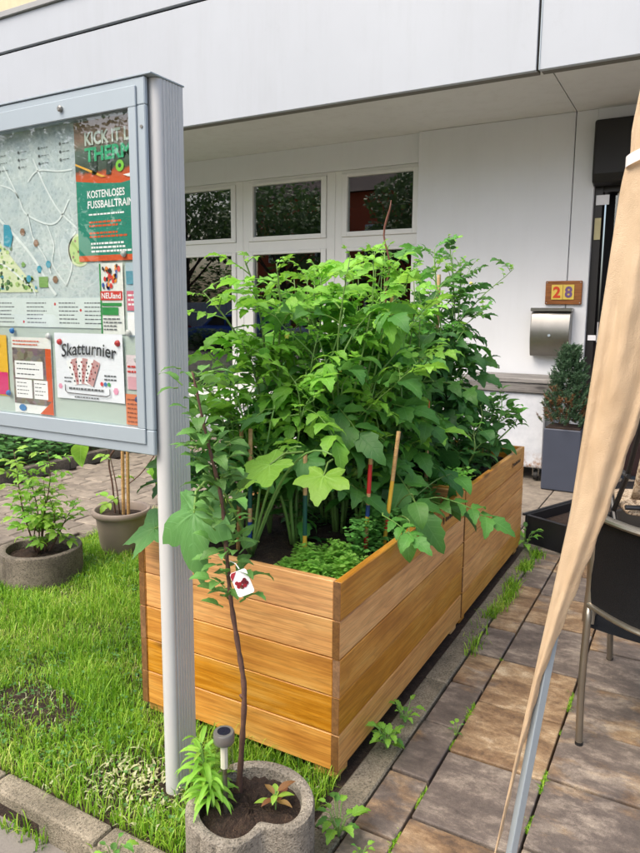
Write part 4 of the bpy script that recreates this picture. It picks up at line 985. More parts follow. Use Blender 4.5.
cover('seedling_cover', 'pale young seedlings at the near end of far bed', 'herb', lump(-1.05,3.36,.08,.1), 420, .026, M['leaf_young'], lambda r,x,y: .66+.12*r.random(), 3)
cover('herb_cover', 'dark low leaves under the far bed plants', 'herb', lump(-1.38,3.86,.33,.48), 3500, .03, M['leaf_dark'], lambda r,x,y: .64+.32*r.random(), 4)
cover('herb_cover', 'shaded low leaves under the near bed plants', 'herb', lump(-1.45,2.8,.33,.34), 2200, .03, M['leaf_dark'], lambda r,x,y: .64+.4*r.random()**1.4, 5)

# stakes
def stake(label, a, b, bands, r=.0085, cat='stake', group='garden stakes in the beds'):
    a = Vector(a); b = Vector(b); t = thing('stake', label, cat, a, group)
    L = (b-a).length; z = 0
    for i, (ln, m) in enumerate(bands):
        z2 = min(1, z+ln); MB().tube([a.lerp(b, z), a.lerp(b, z2)], r, 10).build('painted_band', m, t, smooth=True); z = z2
        if z >= 1: break
Bl, Ye, Re, Gn, Na = colour('stake_blue',(34,70,140)), colour('stake_yellow',(222,176,60)), colour('stake_red',(190,40,40)), colour('stake_green',(28,84,74)), M['bamboo']
stake('round stake banded blue, green and natural wood', (-1.46,2.08,.6), (-1.465,2.1,1.14), [(.1,Gn),(.07,Na),(.16,Bl),(.1,Na),(.3,Gn),(.3,Na)])
stake('plain wooden stake beside the blue banded one', (-1.56,2.14,.6), (-1.55,2.16,1.12), [(.3,Na),(.04,Re),(.7,Na)])
stake('stake with yellow foot and green band', (-1.26,2.16,.6), (-1.265,2.17,1.05), [(.3,Ye),(.35,Gn),(.4,Na)])
stake('red stake with blue and yellow bands', (-1.09,2.34,.6), (-1.08,2.36,1.06), [(.25,Re),(.06,Na),(.1,Ye),(.1,Bl),(.1,Na),(.25,Re),(.2,Na)])
stake('slanted yellow stake with red band', (-1.05,2.42,.6), (-1.0,2.44,1.12), [(.1,Na),(.14,Ye),(.1,Re),(.28,Ye),(.4,Na)])
stake('tall bamboo cane in the dark tomato vine', (-1.36,3.88,.6), (-1.35,3.85,1.8), [(1,Na)], .011)
stake('bamboo cane with orange tip in far bed', (-1.12,3.1,.6), (-1.115,3.08,1.2), [(.8,Na),(.2,colour('stake_orange',(224,120,60)))])
stake('bamboo cane among the bright tomato plants', (-1.45,2.7,.6), (-1.44,2.7,1.5), [(1,Na)])
stake('tall thin bamboo cane above the near bed leaves', (-1.22,2.9,.6), (-1.24,2.9,1.72), [(1,Na)])
rod = MB(); pts = []
for i in range(40):
    f = i/39; z = .6+f*1.47; k = 0 if z < 1.72 else .016
    pts.append((-1.25+k*math.sin((z-1.72)*22), 2.86+k*.3*math.cos((z-1.72)*22), z))
rod.tube(pts, [.0042]*34+[.004,.004,.005,.006,.004,.002], 7)
tag(rod.build('plant_rod', colour('rusty_rod', (104,62,46), .6), smooth='all'), 'rusty twisted metal rod rising above the tomato leaves', 'rod')

# ------------------------------------------------------------------ sapling, lily, solar lamp in the ring planter
sp_ = thing('sapling', 'slender young cherry sapling with dark stem in ring planter', 'sapling', (-1.065,1.45,.2)); sb_ = sp_.location.copy()
tp = path([(-1.065,1.45,.19),(-1.05,1.45,.36),(-1.04,1.45,.53),(-1.06,1.45,.66),(-1.083,1.45,.79),(-1.095,1.45,.92),(-1.11,1.45,1.071),(-1.14,1.45,1.18),(-1.163,1.45,1.261),(-1.203,1.45,1.418)])
tm = MB(); n = len(tp); tm.tube(tp, [  .0088-.0055*i/n+(.003 if i < 3 else 0)+.0012*math.sin(i*2.1) for i in range(n)], 8); tm.tube([tp[11], tp[11]+Vector((-.012,-.004,.012))], [.006,.004], 6)
tm.build('trunk', M['bark'], sp_, smooth='all')
SL = [simple(.045+.006*i, .0145+.002*i, i+30, M['leaf_blue'], ovate, .5+.3*i, .25, .06) for i in range(3)]
rnd = random.Random(9); k = 0
for i in range(125):
    f = .43+.57*(i/125); x = f*(n-1); j = min(n-2, int(x)); p = tp[j].lerp(tp[j+1], x-j); k += 2.4
    out = rnd.uniform(0, .05); q = k+rnd.uniform(-.4,.4)
    leaf_at(sp_, sb_, rnd.choice(SL), p+Vector((-math.sin(q)*out, math.cos(q)*out, rnd.uniform(-.01,.02))), q, rnd.uniform(-.2,.8), rnd.uniform(-.4,.4), rnd.uniform(.9,1.5)*(1.15-.3*f))
tg = thing('plant_tag', 'white plant tag with red cherry picture hanging on sapling', 'plant tag', (-1.03,1.425,.8))
Mt = Matrix.Translation((-1.015,1.41,.865)) @ Matrix.Rotation(R(24),4,'Z') @ Matrix.Rotation(R(-24),4,'Y') @ Matrix.Rotation(R(-8),4,'X')
def rrect(w, h, r, n=4): return [(sx*(w-r)+r*math.cos(a), sz*(h-r)+r*math.sin(a)) for sx, sz, a0 in ((1,1,0),(-1,1,PI/2),(-1,-1,PI),(1,-1,1.5*PI)) for a in [a0+PI/2*i/n for i in range(n+1)]]
def tagpoly(name, poly, y, m, t=0):
    mm = MB(); vs = [Mt @ Vector((x, y, z)) for x, z in poly]; nn = len(vs)
    vb = [Mt @ Vector((x, y+.0012, z)) for x, z in poly]
    mm.add(vs+vb, [tuple(range(nn)), tuple(range(2*nn-1, nn-1, -1))]+[(i, nn+i, nn+(i+1) % nn, (i+1) % nn) for i in range(nn)]).build(name, m, tg)
tagpoly('card', rrect(.024,.034,.007), 0, M['white']); tagpoly('red_corner', [(-.023,.012),(-.004,.033),(-.018,.033),(-.023,.027)], -.0014, colour('tag_red', (150,30,44)))
for i, (x, z) in enumerate(((-.012,-.006),(-.003,-.010),(.006,-.008),(.013,-.003),(-.006,.000),(.004,.002),(-.013,.004),(.010,.006))):
    tagpoly('cherry_print', disc(x, z, .0055, 10), -.0016-.0003*i, colour('cherry_red%d' % (i % 2), ((138,20,36),(96,14,30))[i % 2], .4))
MB().tube([(-1.085,1.45,.90),(-1.05,1.43,.905),(-1.028,1.415,.9)], .0012, 5).build('tie', M['white'], tg)

so_l = thing('solar_lamp', 'small stainless solar stake lamp beside the sapling', 'solar lamp', (-1.02,1.35,.2)); lx, ly = -1.048, 1.365
MB().lathe([(.001,.452),(.027,.452),(.029,.448),(.029,.424),(.026,.42),(.001,.42)], 24, 0, (lx,ly,0)).build('cap', colour('lamp_steel', (128,126,122), .3, .5), so_l, smooth=True)
MB().lathe([(.001,.4535),(.018,.4535),(.018,.4522)], 20, 0, (lx,ly,0)).build('solar_cell', colour('solar_cell', (30,30,44), .2), so_l)
MB().lathe([(.026,.42),(.024,.34),(.02,.335),(.001,.335)], 20, 0, (lx,ly,0)).build('lens', glassmat('lamp_plastic', 1.45, (.86,.86,.76,1)), so_l, smooth=True)
MB().tube([(lx,ly,.42),(lx,ly,.345)], .01, 8).build('led_core', M['white'], so_l)
MB().tube([(lx,ly,.345),(lx+.005,ly,.19)], .007, 10).build('stake', M['steel'], so_l, smooth=True)

ll = thing('lily_plant', 'young lily with whorls of narrow bright leaves in ring planter', 'lily', (-1.10,1.385,.2)); lb_ = ll.location.copy(); stl = MB()
LL = [simple(.085+.012*i, .0085, i, M['leaf_young'] if i else M['leaf_lime'], lance, .8+.3*i, .05, 0, .3, 6) for i in range(3)]
rnd = random.Random(4)
for (dx, dy, h) in ((-.02,-.03,.20),(-.05,.0,.16),(.02,-.05,.12)):
    tip = lb_+Vector((dx, dy, h)); stl.tube([lb_+Vector((dx*.3,dy*.3,0)), tip], [.004,.002], 6); k = 0
    for i in range(30):
        f = .2+.8*i/30; k += 2.4; leaf_at(ll, lb_, rnd.choice(LL), (lb_+Vector((dx*.3,dy*.3,0))).lerp(tip, f), k, rnd.uniform(-.1,.6)+.5*(f > .9), 0, rnd.uniform(.7,1.1)*(1.1-.35*f))
stl.build('stem', M['stem'], ll)
wd = thing('red_weed', 'small reddish seedling in the ring planter soil', 'seedling', (-.93,1.44,.21)); wb = wd.location.copy()
RL = [simple(.06, .011, 1, M['red_leaf'], lance, .5, .1), simple(.06, .012, 2, M['leaf_lime'], lance, .5, .1)]
for i in range(9): leaf_at(wd, wb, RL[i % 2], wb+Vector((0,0,.02+.004*i)), i*2.3, .25, 0, rnd.uniform(.7,1.1))
MB().tube([wb-Vector((0,0,.02)), wb+Vector((0,0,.06))], .002, 5).build('stem', M['stem'], wd)

# ------------------------------------------------------------------ shrub in left planter, staked plant in pot
def shrub(name, label, cat, base, stems, pool, seed, lper, s0=1, spread=.18):
    rnd = random.Random(seed); t = thing(name, label, cat, base); b = Vector(base); m = MB()
    for (tx, ty, h) in stems:
        pts = curve_pts(b+Vector((tx*.2,ty*.2,0)), b+Vector((tx,ty,h)), 10, .03, rnd); m.tube(pts, [.0055*(1-.07*i) for i in range(11)], 6)
        k = rnd.uniform(0,6); nl_ = int(lper*h/.5)
        for i in range(nl_):
            f = .25+.75*i/nl_; x = f*10; j = min(9, int(x)); k += 2.4
            leaf_at(t, b, rnd.choice(pool), pts[j].lerp(pts[j+1], x-j), k, rnd.uniform(-.3,.6), rnd.uniform(-.3,.3), s0*rnd.uniform(.7,1.15))
    m.build('stem', M['bark'], t, smooth='all'); return t
RS = [compound(.075+.01*i, 2, .024, i+80, [M['leaf_lime'] if i < 2 else M['leaf_young'], M['stem']], .5) for i in range(3)]
shrub('rose_shrub', 'lime green young rose shrub growing in dark ring planter', 'shrub', (-3.36,2.62,.14), [(.0,.02,.62),(-.14,-.08,.62),(-.1,.1,.4),(.12,.02,.36),(.03,-.12,.3),(.18,.12,.28),(-.05,.0,.48)], RS, 6, 15, 1.15)
kp_ = shrub('potted_sapling', 'sparse young plant tied to canes in taupe pot', 'plant', (-3.28,3.2,.225), [(-.05,-.03,.5)], RS[:1], 8, 3, 1.2)
kb_ = kp_.location.copy()
for (dx, dy, m_) in ((.015,.0,M['bamboo']),(.04,.02,M['bamboo'])):
    stake_o = MB().tube([kb_+Vector((dx,dy,-.03)), kb_+Vector((dx+.02,dy,.75))], .011, 8).build('cane', m_, kp_, smooth=True)
br = MB(); br.tube(path([kb_+Vector((.05,.02,.22)), kb_+Vector((.14,.05,.30)), kb_+Vector((.22,.1,.43)), kb_+Vector((.24,.12,.5))]), .004, 6); br.tube(path([kb_+Vector((-.06,0,0)), kb_+Vector((-.075,0,.2)), kb_+Vector((-.1,0,.36)), kb_+Vector((-.04,0,.45))]), .006, 6); br.build('branch', M['bark'], kp_, smooth='all')
for (p, az, el, s) in (((.24,.12,.5),-1.2,-.7,1.5),((.2,.1,.46),-.4,.0,1.4),((.23,.1,.44),-2.3,-.9,1.5),((.16,.06,.34),-1.8,-.3,1.3),((-.22,-.1,.55),1.2,-1.2,1.5),((-.1,0,.1),1.5,.2,.9),((.24,.13,.49),.4,-.6,1.4)): leaf_at(kp_, kb_, OV['young'][2], kb_+Vector(p), az, el, 0, s*.85)

# ------------------------------------------------------------------ lawn grass
def vnoise(x, y): return .5+.25*(np.sin(x*4.1+1.3*np.sin(y*3.3))+np.sin(y*5.2+1.7*np.sin(x*2.9+1)))
def grass(name, label, n, region, hmin, hmax, mat, width=.0022, cat='grass', seed=1, lean=.5):
    r = np.random.default_rng(seed); P = region(r, n); n = len(P)
    h = r.uniform(hmin, hmax, n)*(0.6+.7*r.random(n)**2)*(.6+.75*vnoise(P[:,0]*2.3+4, P[:,1]*2.9)); q = r.uniform(0, 2*PI, n)+2*vnoise(P[:,0]*3, P[:,1]*3); le = (.08+(lean-.08)*r.random(n)**1.5)*h; w = width*r.uniform(.7,1.4,n)
    dx, dy = np.cos(q), np.sin(q); q2 = q+PI/2+r.uniform(-.6,.6,n); sx, sy = np.cos(q2)*w, np.sin(q2)*w
    V = np.zeros((n,7,3)); 
    for k, (f, lf, wf) in enumerate(((0,0,1),(.45,.22,.9),(.8,.62,.6))):
        for s_, sg_ in ((0,-1),(1,1)):
            V[:,k*2+s_,0] = P[:,0]+dx*le*lf+sg_*sx*wf; V[:,k*2+s_,1] = P[:,1]+dy*le*lf+sg_*sy*wf; V[:,k*2+s_,2] = P[:,2]+h*f
    V[:,6,0] = P[:,0]+dx*le*1.1; V[:,6,1] = P[:,1]+dy*le*1.1; V[:,6,2] = P[:,2]+h*(.97-.25*le/h)
    base_ = np.array([[0,1,3,2],[2,3,5,4]]); idx = (np.arange(n)[:,None,None]*7+base_[None]).reshape(-1,4); tri = np.arange(n)[:,None]*7+np.array([[4,5,6]])
    me = bpy.data.meshes.new(name); me.vertices.add(n*7); me.vertices.foreach_set('co', V.ravel())
    loops = np.concatenate([idx.ravel(), tri.ravel()]); me.loops.add(len(loops)); me.loops.foreach_set('vertex_index', loops.astype(np.int32))
    ls = np.concatenate([np.arange(2*n)*4, 8*n+np.arange(n)*3]); me.polygons.add(3*n); me.polygons.foreach_set('loop_start', ls.astype(np.int32))
    me.materials.append(mat); me.update(calc_edges=True); me.validate()
    o = link(name, me); tag(o, label, cat); o['kind'] = 'stuff'; return o
def grassmat():
    t = NT('grass_blade'); geo = t.n('NewGeometry'); v = t.coord('World'); n = t.noise(v, 3.2, 5, .65)
    f = t.math('ADD', t.math('MULTIPLY', geo.outputs['Random Per Island'], .6), t.math('MULTIPLY_ADD', n, 1.0, -.28))
    c = t.ramp(f, [(.15, lin(74,126,24)), (.42, lin(122,174,38)), (.7, lin(162,204,62)), (.94, lin(204,204,120))]); t.col(c); t.rough(.5)
    tr_ = t.n('BsdfTranslucent'); t.l(c, tr_.inputs['Color']); mx = t.n('MixShader'); mx.inputs[0].default_value = .4
    t.l(t.b.outputs[0], mx.inputs[1]); t.l(tr_.outputs[0], mx.inputs[2]); t.l(mx.outputs[0], t.out.inputs['Surface']); return t.m
M['grass'] = grassmat()
def vnoise(x, y): return .5+.25*(np.sin(x*4.1+1.3*np.sin(y*3.3))+np.sin(y*5.2+1.7*np.sin(x*2.9+1)))
def lawn(r, n):
    x = r.uniform(-3.64,-.96,n); y = r.uniform(1.355,4.5,n)
    keep = ~((x > -1.85) & (y > 1.9))
    keep &= r.random(n) < (.35+.8*vnoise(x*2.1, y*2.1))
    keep &= ~(((x+2.22)**2/.05+(y-1.68)**2/.012 < 1) & (r.random(n) < .85))       # bare soil patch
    keep &= ~(((x+1.54)**2/.04+(y-1.52)**2/.02 < 1) & (r.random(n) < .6))         # clippings by the post
    keep &= ~((x-PC[0])**2+(y-PC[1])**2 < .22**2); keep &= ~((x+3.36)**2+(y-2.62)**2 < .24**2); keep &= ~((x+3.28)**2+(y-3.2)**2 < .14**2)
    keep &= ~((x > -1.2) & (y < 1.6) & (r.random(n) < .7))
    keep &= ~((abs(x+1.425) < .03) & (y > 1.55) & (y < 1.69))
    # thin out far away
    keep &= r.random(n) < np.clip(1.25-(y-1.4)*.18, .35, 1)
    return np.stack([x, y, np.full(n, -.006)], 1)[keep]
grass('lawn_grass', 'long bright green lawn grass left of the raised beds', 180000, lawn, .028, .075, M['grass'], .0016, seed=2, lean=1.1)
def lawn2(r, n):
    x = r.uniform(-3.6,-1.0,n); y = r.uniform(1.36,4.4,n); keep = ~((x > -1.85) & (y > 1.9)); keep &= r.random(n) < .5
    keep &= ~((x-PC[0])**2+(y-PC[1])**2 < .22**2); keep &= ~((x+3.36)**2+(y-2.62)**2 < .24**2)
    return np.stack([x, y, np.full(n, -.006)], 1)[keep]
grass('dry_grass', 'short dry clippings scattered through the lawn', 14000, lawn2, .01, .03, M['dry'], .002, seed=5, lean=2.5)
def cloverreg(r):
    while True:
        x, y = r.uniform(-3.55,-1.0), r.uniform(1.4,4.3)
        if not (x > -1.86 and y > 1.88) and (x-PC[0])**2+(y-PC[1])**2 > .05 and (x+3.36)**2+(y-2.62)**2 > .07 and (x+3.28)**2+(y-3.2)**2 > .03 and math.sin(x*5)+math.sin(y*6+x) > -.2: return x, y
cover('clover', 'small clover leaves scattered among the lawn grass', 'clover', cloverreg, 3200, .016, M['leaf_mid'], lambda r,x,y: r.uniform(.0,.045), 60)
def clip(r, n):
    x = -1.54+r.normal(0,.1,n); y = 1.52+r.normal(0,.075,n); k = (y > 1.36)&~((abs(x+1.425) < .03) & (y > 1.55) & (y < 1.69)); return np.stack([x, y, .004+r.random(n)*.02], 1)[k]
grass('cut_grass', 'pale cut grass clippings heaped at the post foot', 330, clip, .006, .012, M['dry'], .0045, seed=6, lean=6)
def joints(r, n):
    y = r.uniform(2.9,4.5,n); x = -.842+r.normal(0,.02,n)+.015*np.sin(y*9); k = r.random(n) < (.15+.85*(np.sin(y*7.3)+np.sin(y*17) > -.2))*np.clip((y-2.7)*.7,.1,1)*(.4+.6*np.sin(y*41)**2)
    return np.stack([x, y, np.full(n, 0.0)], 1)[k]
grass('joint_grass', 'low grass and moss growing along the edging joint', 4200, joints, .012, .06, M['grass'], .0022, seed=8, lean=1.2)
def joints2(r, n):
    a = r.random(n) < .5; x = np.where(a, -.69, -.352)+r.normal(0,.004,n); y = r.uniform(1.3,3.0,n)
    k = (np.sin(y*11+x*9)+np.sin(y*23) > .6) ; return np.stack([x, y, np.full(n,-.012)], 1)[k]
grass('joint_moss', 'green moss in the paving joints', 6000, joints2, .006, .016, M['grass'], .002, seed=9, lean=1.2)
def kerbg(r, n):
    x = r.uniform(-3.2,-1.25,n); y = 1.255+r.normal(0,.02,n); k = np.sin(x*13)+np.sin(x*7) > .4; return np.stack([x, y, np.full(n,-.075)], 1)[k]
grass('kerb_grass', 'grass tufts growing at the foot of the kerb', 900, kerbg, .03, .08, M['grass'], .0025, seed=10, lean=1.0)

# weeds by the edging
WL = [simple(.04+.008*i, .011+.003*i, i+60, M['leaf_young'] if i else M['leaf_mid'], ovate, .9, .3, .2) for i in range(3)]
def weed(label, x, y, n, s, up=.5, pool=WL):
    b = Vector((x, y, 0)); t = thing('weed', label, 'weed', b, 'weeds along the paving'); r = random.Random(int(x*1000+y*77)); m = MB()
    for i in range(n):
        q = i*2.4; h = r.uniform(.02,.09)*s; o_ = Vector((math.cos(q)*h*.4, math.sin(q)*h*.4, h)); m.tube([b, b+o_], .0015, 4); leaf_at(t, b, r.choice(pool), b+o_, q-PI/2, r.uniform(-.1,up), 0, s*r.uniform(.6,1.1))
    m.build('stem', M['stem'], t)
weed('jagged weed in the edging by the near bed corner', -.845, 1.66, 18, 1.1)
weed('bushy weed against the middle of near bed side', -.885, 2.12, 22, 1.0, .8)
weed('small upright weed farther along the near bed side', -.89, 2.3, 12, .9, .9)
weed('tiny weed in a paving joint', -.69, 2.32, 7, .5)
weed('tiny rosette weed in paving joint near the planter', -.75, 1.62, 8, .45)
weed('leafy weed at the foot of far bed end', -.93, 4.56, 16, 1.5, .8)
weed('small weed by the kerb end', -1.36, 1.25, 8, .9)

# ------------------------------------------------------------------ planting bed foliage at the back left
r0 = random.Random(12)
def bedreg(r): return r.uniform(-8.2,-5.62), r.uniform(2.4,6.9)
cover('ground_cover', 'dark ivy like ground cover filling the planting bed', 'ground cover', bedreg, 9000, .075, M['leaf_dark'], lambda r,x,y: .06+r.random()*(.22+.25*min(1,(-5.6-x))+.1*math.sin(x*3+y*2)), 13)
cover('ground_cover', 'lighter leaves topping the planting bed ground cover', 'ground cover', bedreg, 2200, .075, M['leaf_mid'], lambda r,x,y: .2+r.random()*(.2+.22*min(1,(-5.6-x))+.1*math.sin(x*3+y*2)), 14)

# ------------------------------------------------------------------ right side: cloth on slanted pole, chairs
cp = thing('fabric_panel', 'beige cloth side curtain gathered around a slanted aluminium pole', 'curtain', (-.36,1.74,0))
def edge_x(z, pts):
    for (z0, x0), (z1, x1) in zip(pts, pts[1:]):
        if z0 <= z <= z1: return x0+(x1-x0)*(z-z0)/(z1-z0)
    return pts[-1][1]
LE = [(-.1,-.425),(.094,-.391),(.4,-.347),(.745,-.297),(1.09,-.247),(1.45,-.216),(1.85,-.183),(2.0,-.165),(2.4,-.11)]
RE = [(-.1,-.385),(.094,-.386),(.136,-.378),(.392,-.338),(.664,-.286),(1.082,-.168),(1.391,-.095),(1.6,-.065),(2.0,-.045),(2.4,-.01)]
m_ = MB(); nz, nc = 90, 40; vs = []; fs = []
for i in range(nz+1):
    z = .05+2.35*i/nz; a, b = edge_x(z, LE), edge_x(z, RE); w = (b-a)/2; c_ = (a+b)/2; th = .012+.25*w
    if abs(z-1.935) < .06: pin = 1-.12*math.exp(-((z-1.935)/.025)**2)
    else: pin = 1
    for j in range(nc):
        q = 2*PI*j/nc; cx_ = math.cos(q); sy = math.sin(q)
        fold = .12*w*math.sin(q*5+z*2.2)+.06*w*math.sin(q*9-z*5)+.0022*math.sin(z*31+q*3)+.0012*math.sin(z*67-q*5)
        edge_r = .0022*math.sin(z*180) if cx_ > .9 else 0
        vs.append((c_+(cx_*w+edge_r)*pin, 1.72+(sy*th*(1-.3*abs(cx_)))*pin+fold*(-1 if sy < 0 else 1)*abs(sy), z))
for i in range(nz):
    for j in range(nc): j2 = (j+1) % nc; fs.append((i*nc+j, i*nc+j2, (i+1)*nc+j2, (i+1)*nc+j))
m_.add(vs, fs).build('curtain_cloth', M['cloth'], cp, smooth='all')
po = MB(); po.tube([(-.376,1.735,-.02),(-.36,1.735,.0),(-.284,1.735,.66),(-.08,1.735,2.45)], .0155, 4, flat=1.0); po.build('pole', M['alu_light'], cp, bevel=.002)
MB().box(-.43,-.33,1.69,1.79,-.02,.006).build('foot_plate', M['alu'], cp, bevel=.002)
sb2 = MB(); za = 1.935; xa, xb = edge_x(za, LE), edge_x(za, RE)
sv = [((xa+xb)/2+(xb-xa)/2*1.03*math.cos(2*PI*j/24), 1.72+.042*math.sin(2*PI*j/24), za+.02*math.cos(2*PI*j/24)+dz) for dz in (-.012,.012) for j in range(24)]
sb2.add(sv, [(j, (j+1) % 24, 24+(j+1) % 24, 24+j) for j in range(24)]).build('tie_strap', colour('white_strap', (222,216,214), .8), cp, smooth='all')

def rot2(p, a, o): return Vector((o[0]+p[0]*math.cos(a)-p[1]*math.sin(a), o[1]+p[0]*math.sin(a)+p[1]*math.cos(a), p[2]))
def armchair(label, org, yaw):
    """local: x right, y forward (facing), origin on floor at rear-left leg"""
    t = thing('garden_chair', label, 'chair', (org[0], org[1], 0)); T = lambda p: rot2(p, yaw, org)
    Wd, D = .52, .60
    def tb(name, pts, r, par=t, **k): 
        m = MB(); m.tube([T(p) for p in path(pts, 6)], r, 10, **k); return m.build(name, M['steel2'], par, smooth=True)
    def arc(u): return -.16*math.sin(PI*u)          # curved back in plan
    back = [(Wd*u, arc(u), 0) for u in [i/14 for i in range(15)]]
    for sgn, x in ((-1,0),(1,Wd)):
        tb('leg', [(x,0,.0),(x+.004*sgn,.0,.25),(x,.01,.47),(x,.03,.52)], .0135)
        tb('upright', [(x,.02,.47),(x-.004*sgn,.045,.62),(x,.02,.78),(x,-.01,.885)], .022, flat=.5)
        tb('leg', [(x,D+.14,.0),(x,D+.06,.25),(x,D-.03,.44)], .0135)
        tb('seat_rail', [(x,.02,.49),(x,.2,.455),(x,D,.44)], .0125)
        for (yy) in (0, D+.14): 
            f = MB(); f.lathe([(.0145,0),(.0145,.014),(.001,.016)], 10, 0, T((x,yy,0))); f.build('foot_cap', M['cable'], t)
    m = MB(); m.tube([T((x, y-.01, .885)) for x, y, z in back], .021, 10, flat=.6); m.build('top_rail', M['steel2'], t, smooth=True)
    m = MB(); m.tube([T((x, y+.03, .535)) for x, y, z in back], .015, 10, flat=.7); m.build('lower_rail', M['steel2'], t, smooth=True)
    tb('seat_rail', [(0,D,.44),(Wd/2,D+.01,.435),(Wd,D,.44)], .0125)
    m = MB(); vs = []; fs = []; n = 14; k = 8
    for j in range(k+1):
        v = j/k
        for i in range(n+1):
            x, y, z = back[i]; vs.append(T((x, y-.01*v+.03*(1-v)+.02*math.sin(PI*v), .535+(.885-.535)*v)))
    for j in range(k):
        for i in range(n): a = j*(n+1)+i; fs.append((a, a+1, a+n+2, a+n+1))
    m.add(vs, fs).build('back_fabric', M['mesh'], t, smooth='all')
    m = MB(); vs = []; fs = []
    for j in range(9):
        for i in range(9):
            u, v = i/8, j/8; vs.append(T((Wd*u, .03+(D-.03)*v, .45-.02*math.sin(PI*u)-.01*v)))
    for j in range(8):
        for i in range(8): a = j*9+i; fs.append((a, a+1, a+10, a+9))
    m.add(vs, fs).build('seat_fabric', M['mesh'], t, smooth='all')
    return t
armchair('steel tube garden chair with black mesh back on the slab paving', (-.278, 2.496), R(-2))

def patmat():
    t = NT('patterned_cushion'); v = t.coord('World'); n = t.noise(v, 22, 5, .6, 2)
    t.col(t.ramp(n, [(.38, lin(72,54,44)), (.46, lin(168,146,120)), (.56, lin(206,190,166)), (.66, lin(96,70,54))])); t.rough(.9); t.bump(n, .3, .004); return t.m
lc = thing('lounge_chair', 'dark framed reclining garden chair with brown patterned cushion', 'lounge chair', (-.05,4.6,0)); T = lambda p: rot2(p, R(20), (-.30,4.35))
def ltube(n_, pts, r=.016): 
    m = MB(); m.tube([T(p) for p in pts], r, 8); m.build(n_, M['black'], lc, smooth=True)
for x in (0, .56):
    ltube('frame_bar', [(x,.55,.02),(x,.05,.62),(x,-.22,1.12)]); ltube('frame_bar', [(x,0,.02),(x,.5,.55)]); ltube('armrest', [(x,.02,.62),(x,.5,.6)])
ltube('cross_bar', [(0,-.22,1.12),(.56,-.22,1.12)]); ltube('cross_bar', [(0,.5,.42),(.56,.5,.42)]); ltube('cross_bar', [(0,.05,.42),(.56,.05,.42)])
def cushion(nm, a, b, th):
    a = Vector(a); b = Vector(b); m = MB(); d_ = (b-a).normalized(); nrm = Vector((0,-d_.z,d_.y)); n_ = 10; vs = []; fs = []
    ring = []
    for i in range(n_+1):
        p = a.lerp(b, i/n_); e = .35+.65*math.sin(PI*i/n_)**.4 if 0 < i < n_ else .35
        e *= 1-.18*(abs(math.sin(PI*i*3/n_)) < .2)
        for j in range(16):
            q = 2*PI*j/16; cx_ = math.copysign(abs(math.cos(q))**.35, math.cos(q)); sy = math.copysign(abs(math.sin(q))**.6, math.sin(q))
            vs.append(T(p+Vector((.28+.26*cx_,0,0))+nrm*(th*(1+sy*e))))
    for i in range(n_):
        for j in range(16): j2 = (j+1) % 16; fs.append((i*16+j, i*16+j2, (i+1)*16+j2, (i+1)*16+j))
    fs += [tuple(range(15,-1,-1)), tuple(range(n_*16,(n_+1)*16))]
    m.add(vs, fs).build(nm, patmat(), lc, smooth='all')
cushion('back_cushion', (0,.06,.5), (0,-.22,1.13), .04); cushion('seat_cushion', (0,.55,.44), (0,.06,.42), .04)

# ------------------------------------------------------------------ the street side that the panes reflect
def make_tree(name, label, loc, H, rad, seed, nl=5200):
    r = random.Random(seed); t = thing(name, label, 'tree', loc, 'trees across the street'); b = Vector(loc); m = MB()
    top = b+Vector((0,0,H*.72)); m.tube(curve_pts(b, top, 8, .2, r), [.2-.017*i for i in range(9)], 9); blobs = []
    for i in range(11):
        q = i*2.4; z = H*r.uniform(.35,.7); s_ = b+Vector((0,0,z*.7)); e = b+Vector((math.cos(q)*rad*.7, math.sin(q)*rad*.7, z+H*.12)); m.tube(curve_pts(s_, e, 5, .15, r), [.07-.011*k for k in range(6)], 6); blobs.append((e, rad*r.uniform(.3,.5)))
    blobs.append((b+Vector((0,0,H*.85)), rad*.5)); blobs.append((b+Vector((0,0,H*.65)), rad*.6)); m.build('trunk', M['trunk'], t, smooth='all')
    c = MB()
    for i in range(nl):
        p, rr = r.choice(blobs); u = Vector((r.gauss(0,1),r.gauss(0,1),r.gauss(0,1))).normalized()*rr*r.uniform(.5,1.1); p = p+u
        a = Vector((r.uniform(-1,1),r.uniform(-1,1),r.uniform(-1,.6))).normalized()*r.uniform(.12,.26); d_ = a.cross(Vector((r.random(),r.random(),r.random()))).normalized()*a.length*.45
        c.add([p, p+a*.5+d_, p+a, p+a*.5-d_], [(0,1,2,3)])
    c.build('crown', M['leaf_tree'], t, recalc=False)
for i, (x, y, h, rd, lb_) in enumerate(((-8.5,-13,9.5,3.2,'tree across the street opposite the door'),(-17.5,-13.5,9,3.0,'tree across the street beside the orange house'),(-22.5,-12.5,10,3.4,'tall tree across the street behind the blue car'),(-28,-14,9.5,3.4,'tree across the street behind the red car'),(-12.2,-17.5,8.5,2.6,'tree across the street in front of the orange gable'),(-33.5,-13,9,3.2,'tree at the far end across the street'))):
    make_tree('street_tree', lb_, (x,y,0), h, rd, 30+i)
oh = thing('orange_house', 'orange red rendered house across the street', 'house', (-16,-22,0))
MB().box(-24,-10.5,-27,-21,0,8.2).build('wall', colour('orange_render', (196,92,60), .9), oh)
rf_ = MB(); rf_.prism([(-27.4,8.2),(-20.6,8.2),(-24,10.6)], 'x', -24.4, -10.1).build('roof', colour('roof_grey', (92,78,74), .9), oh)
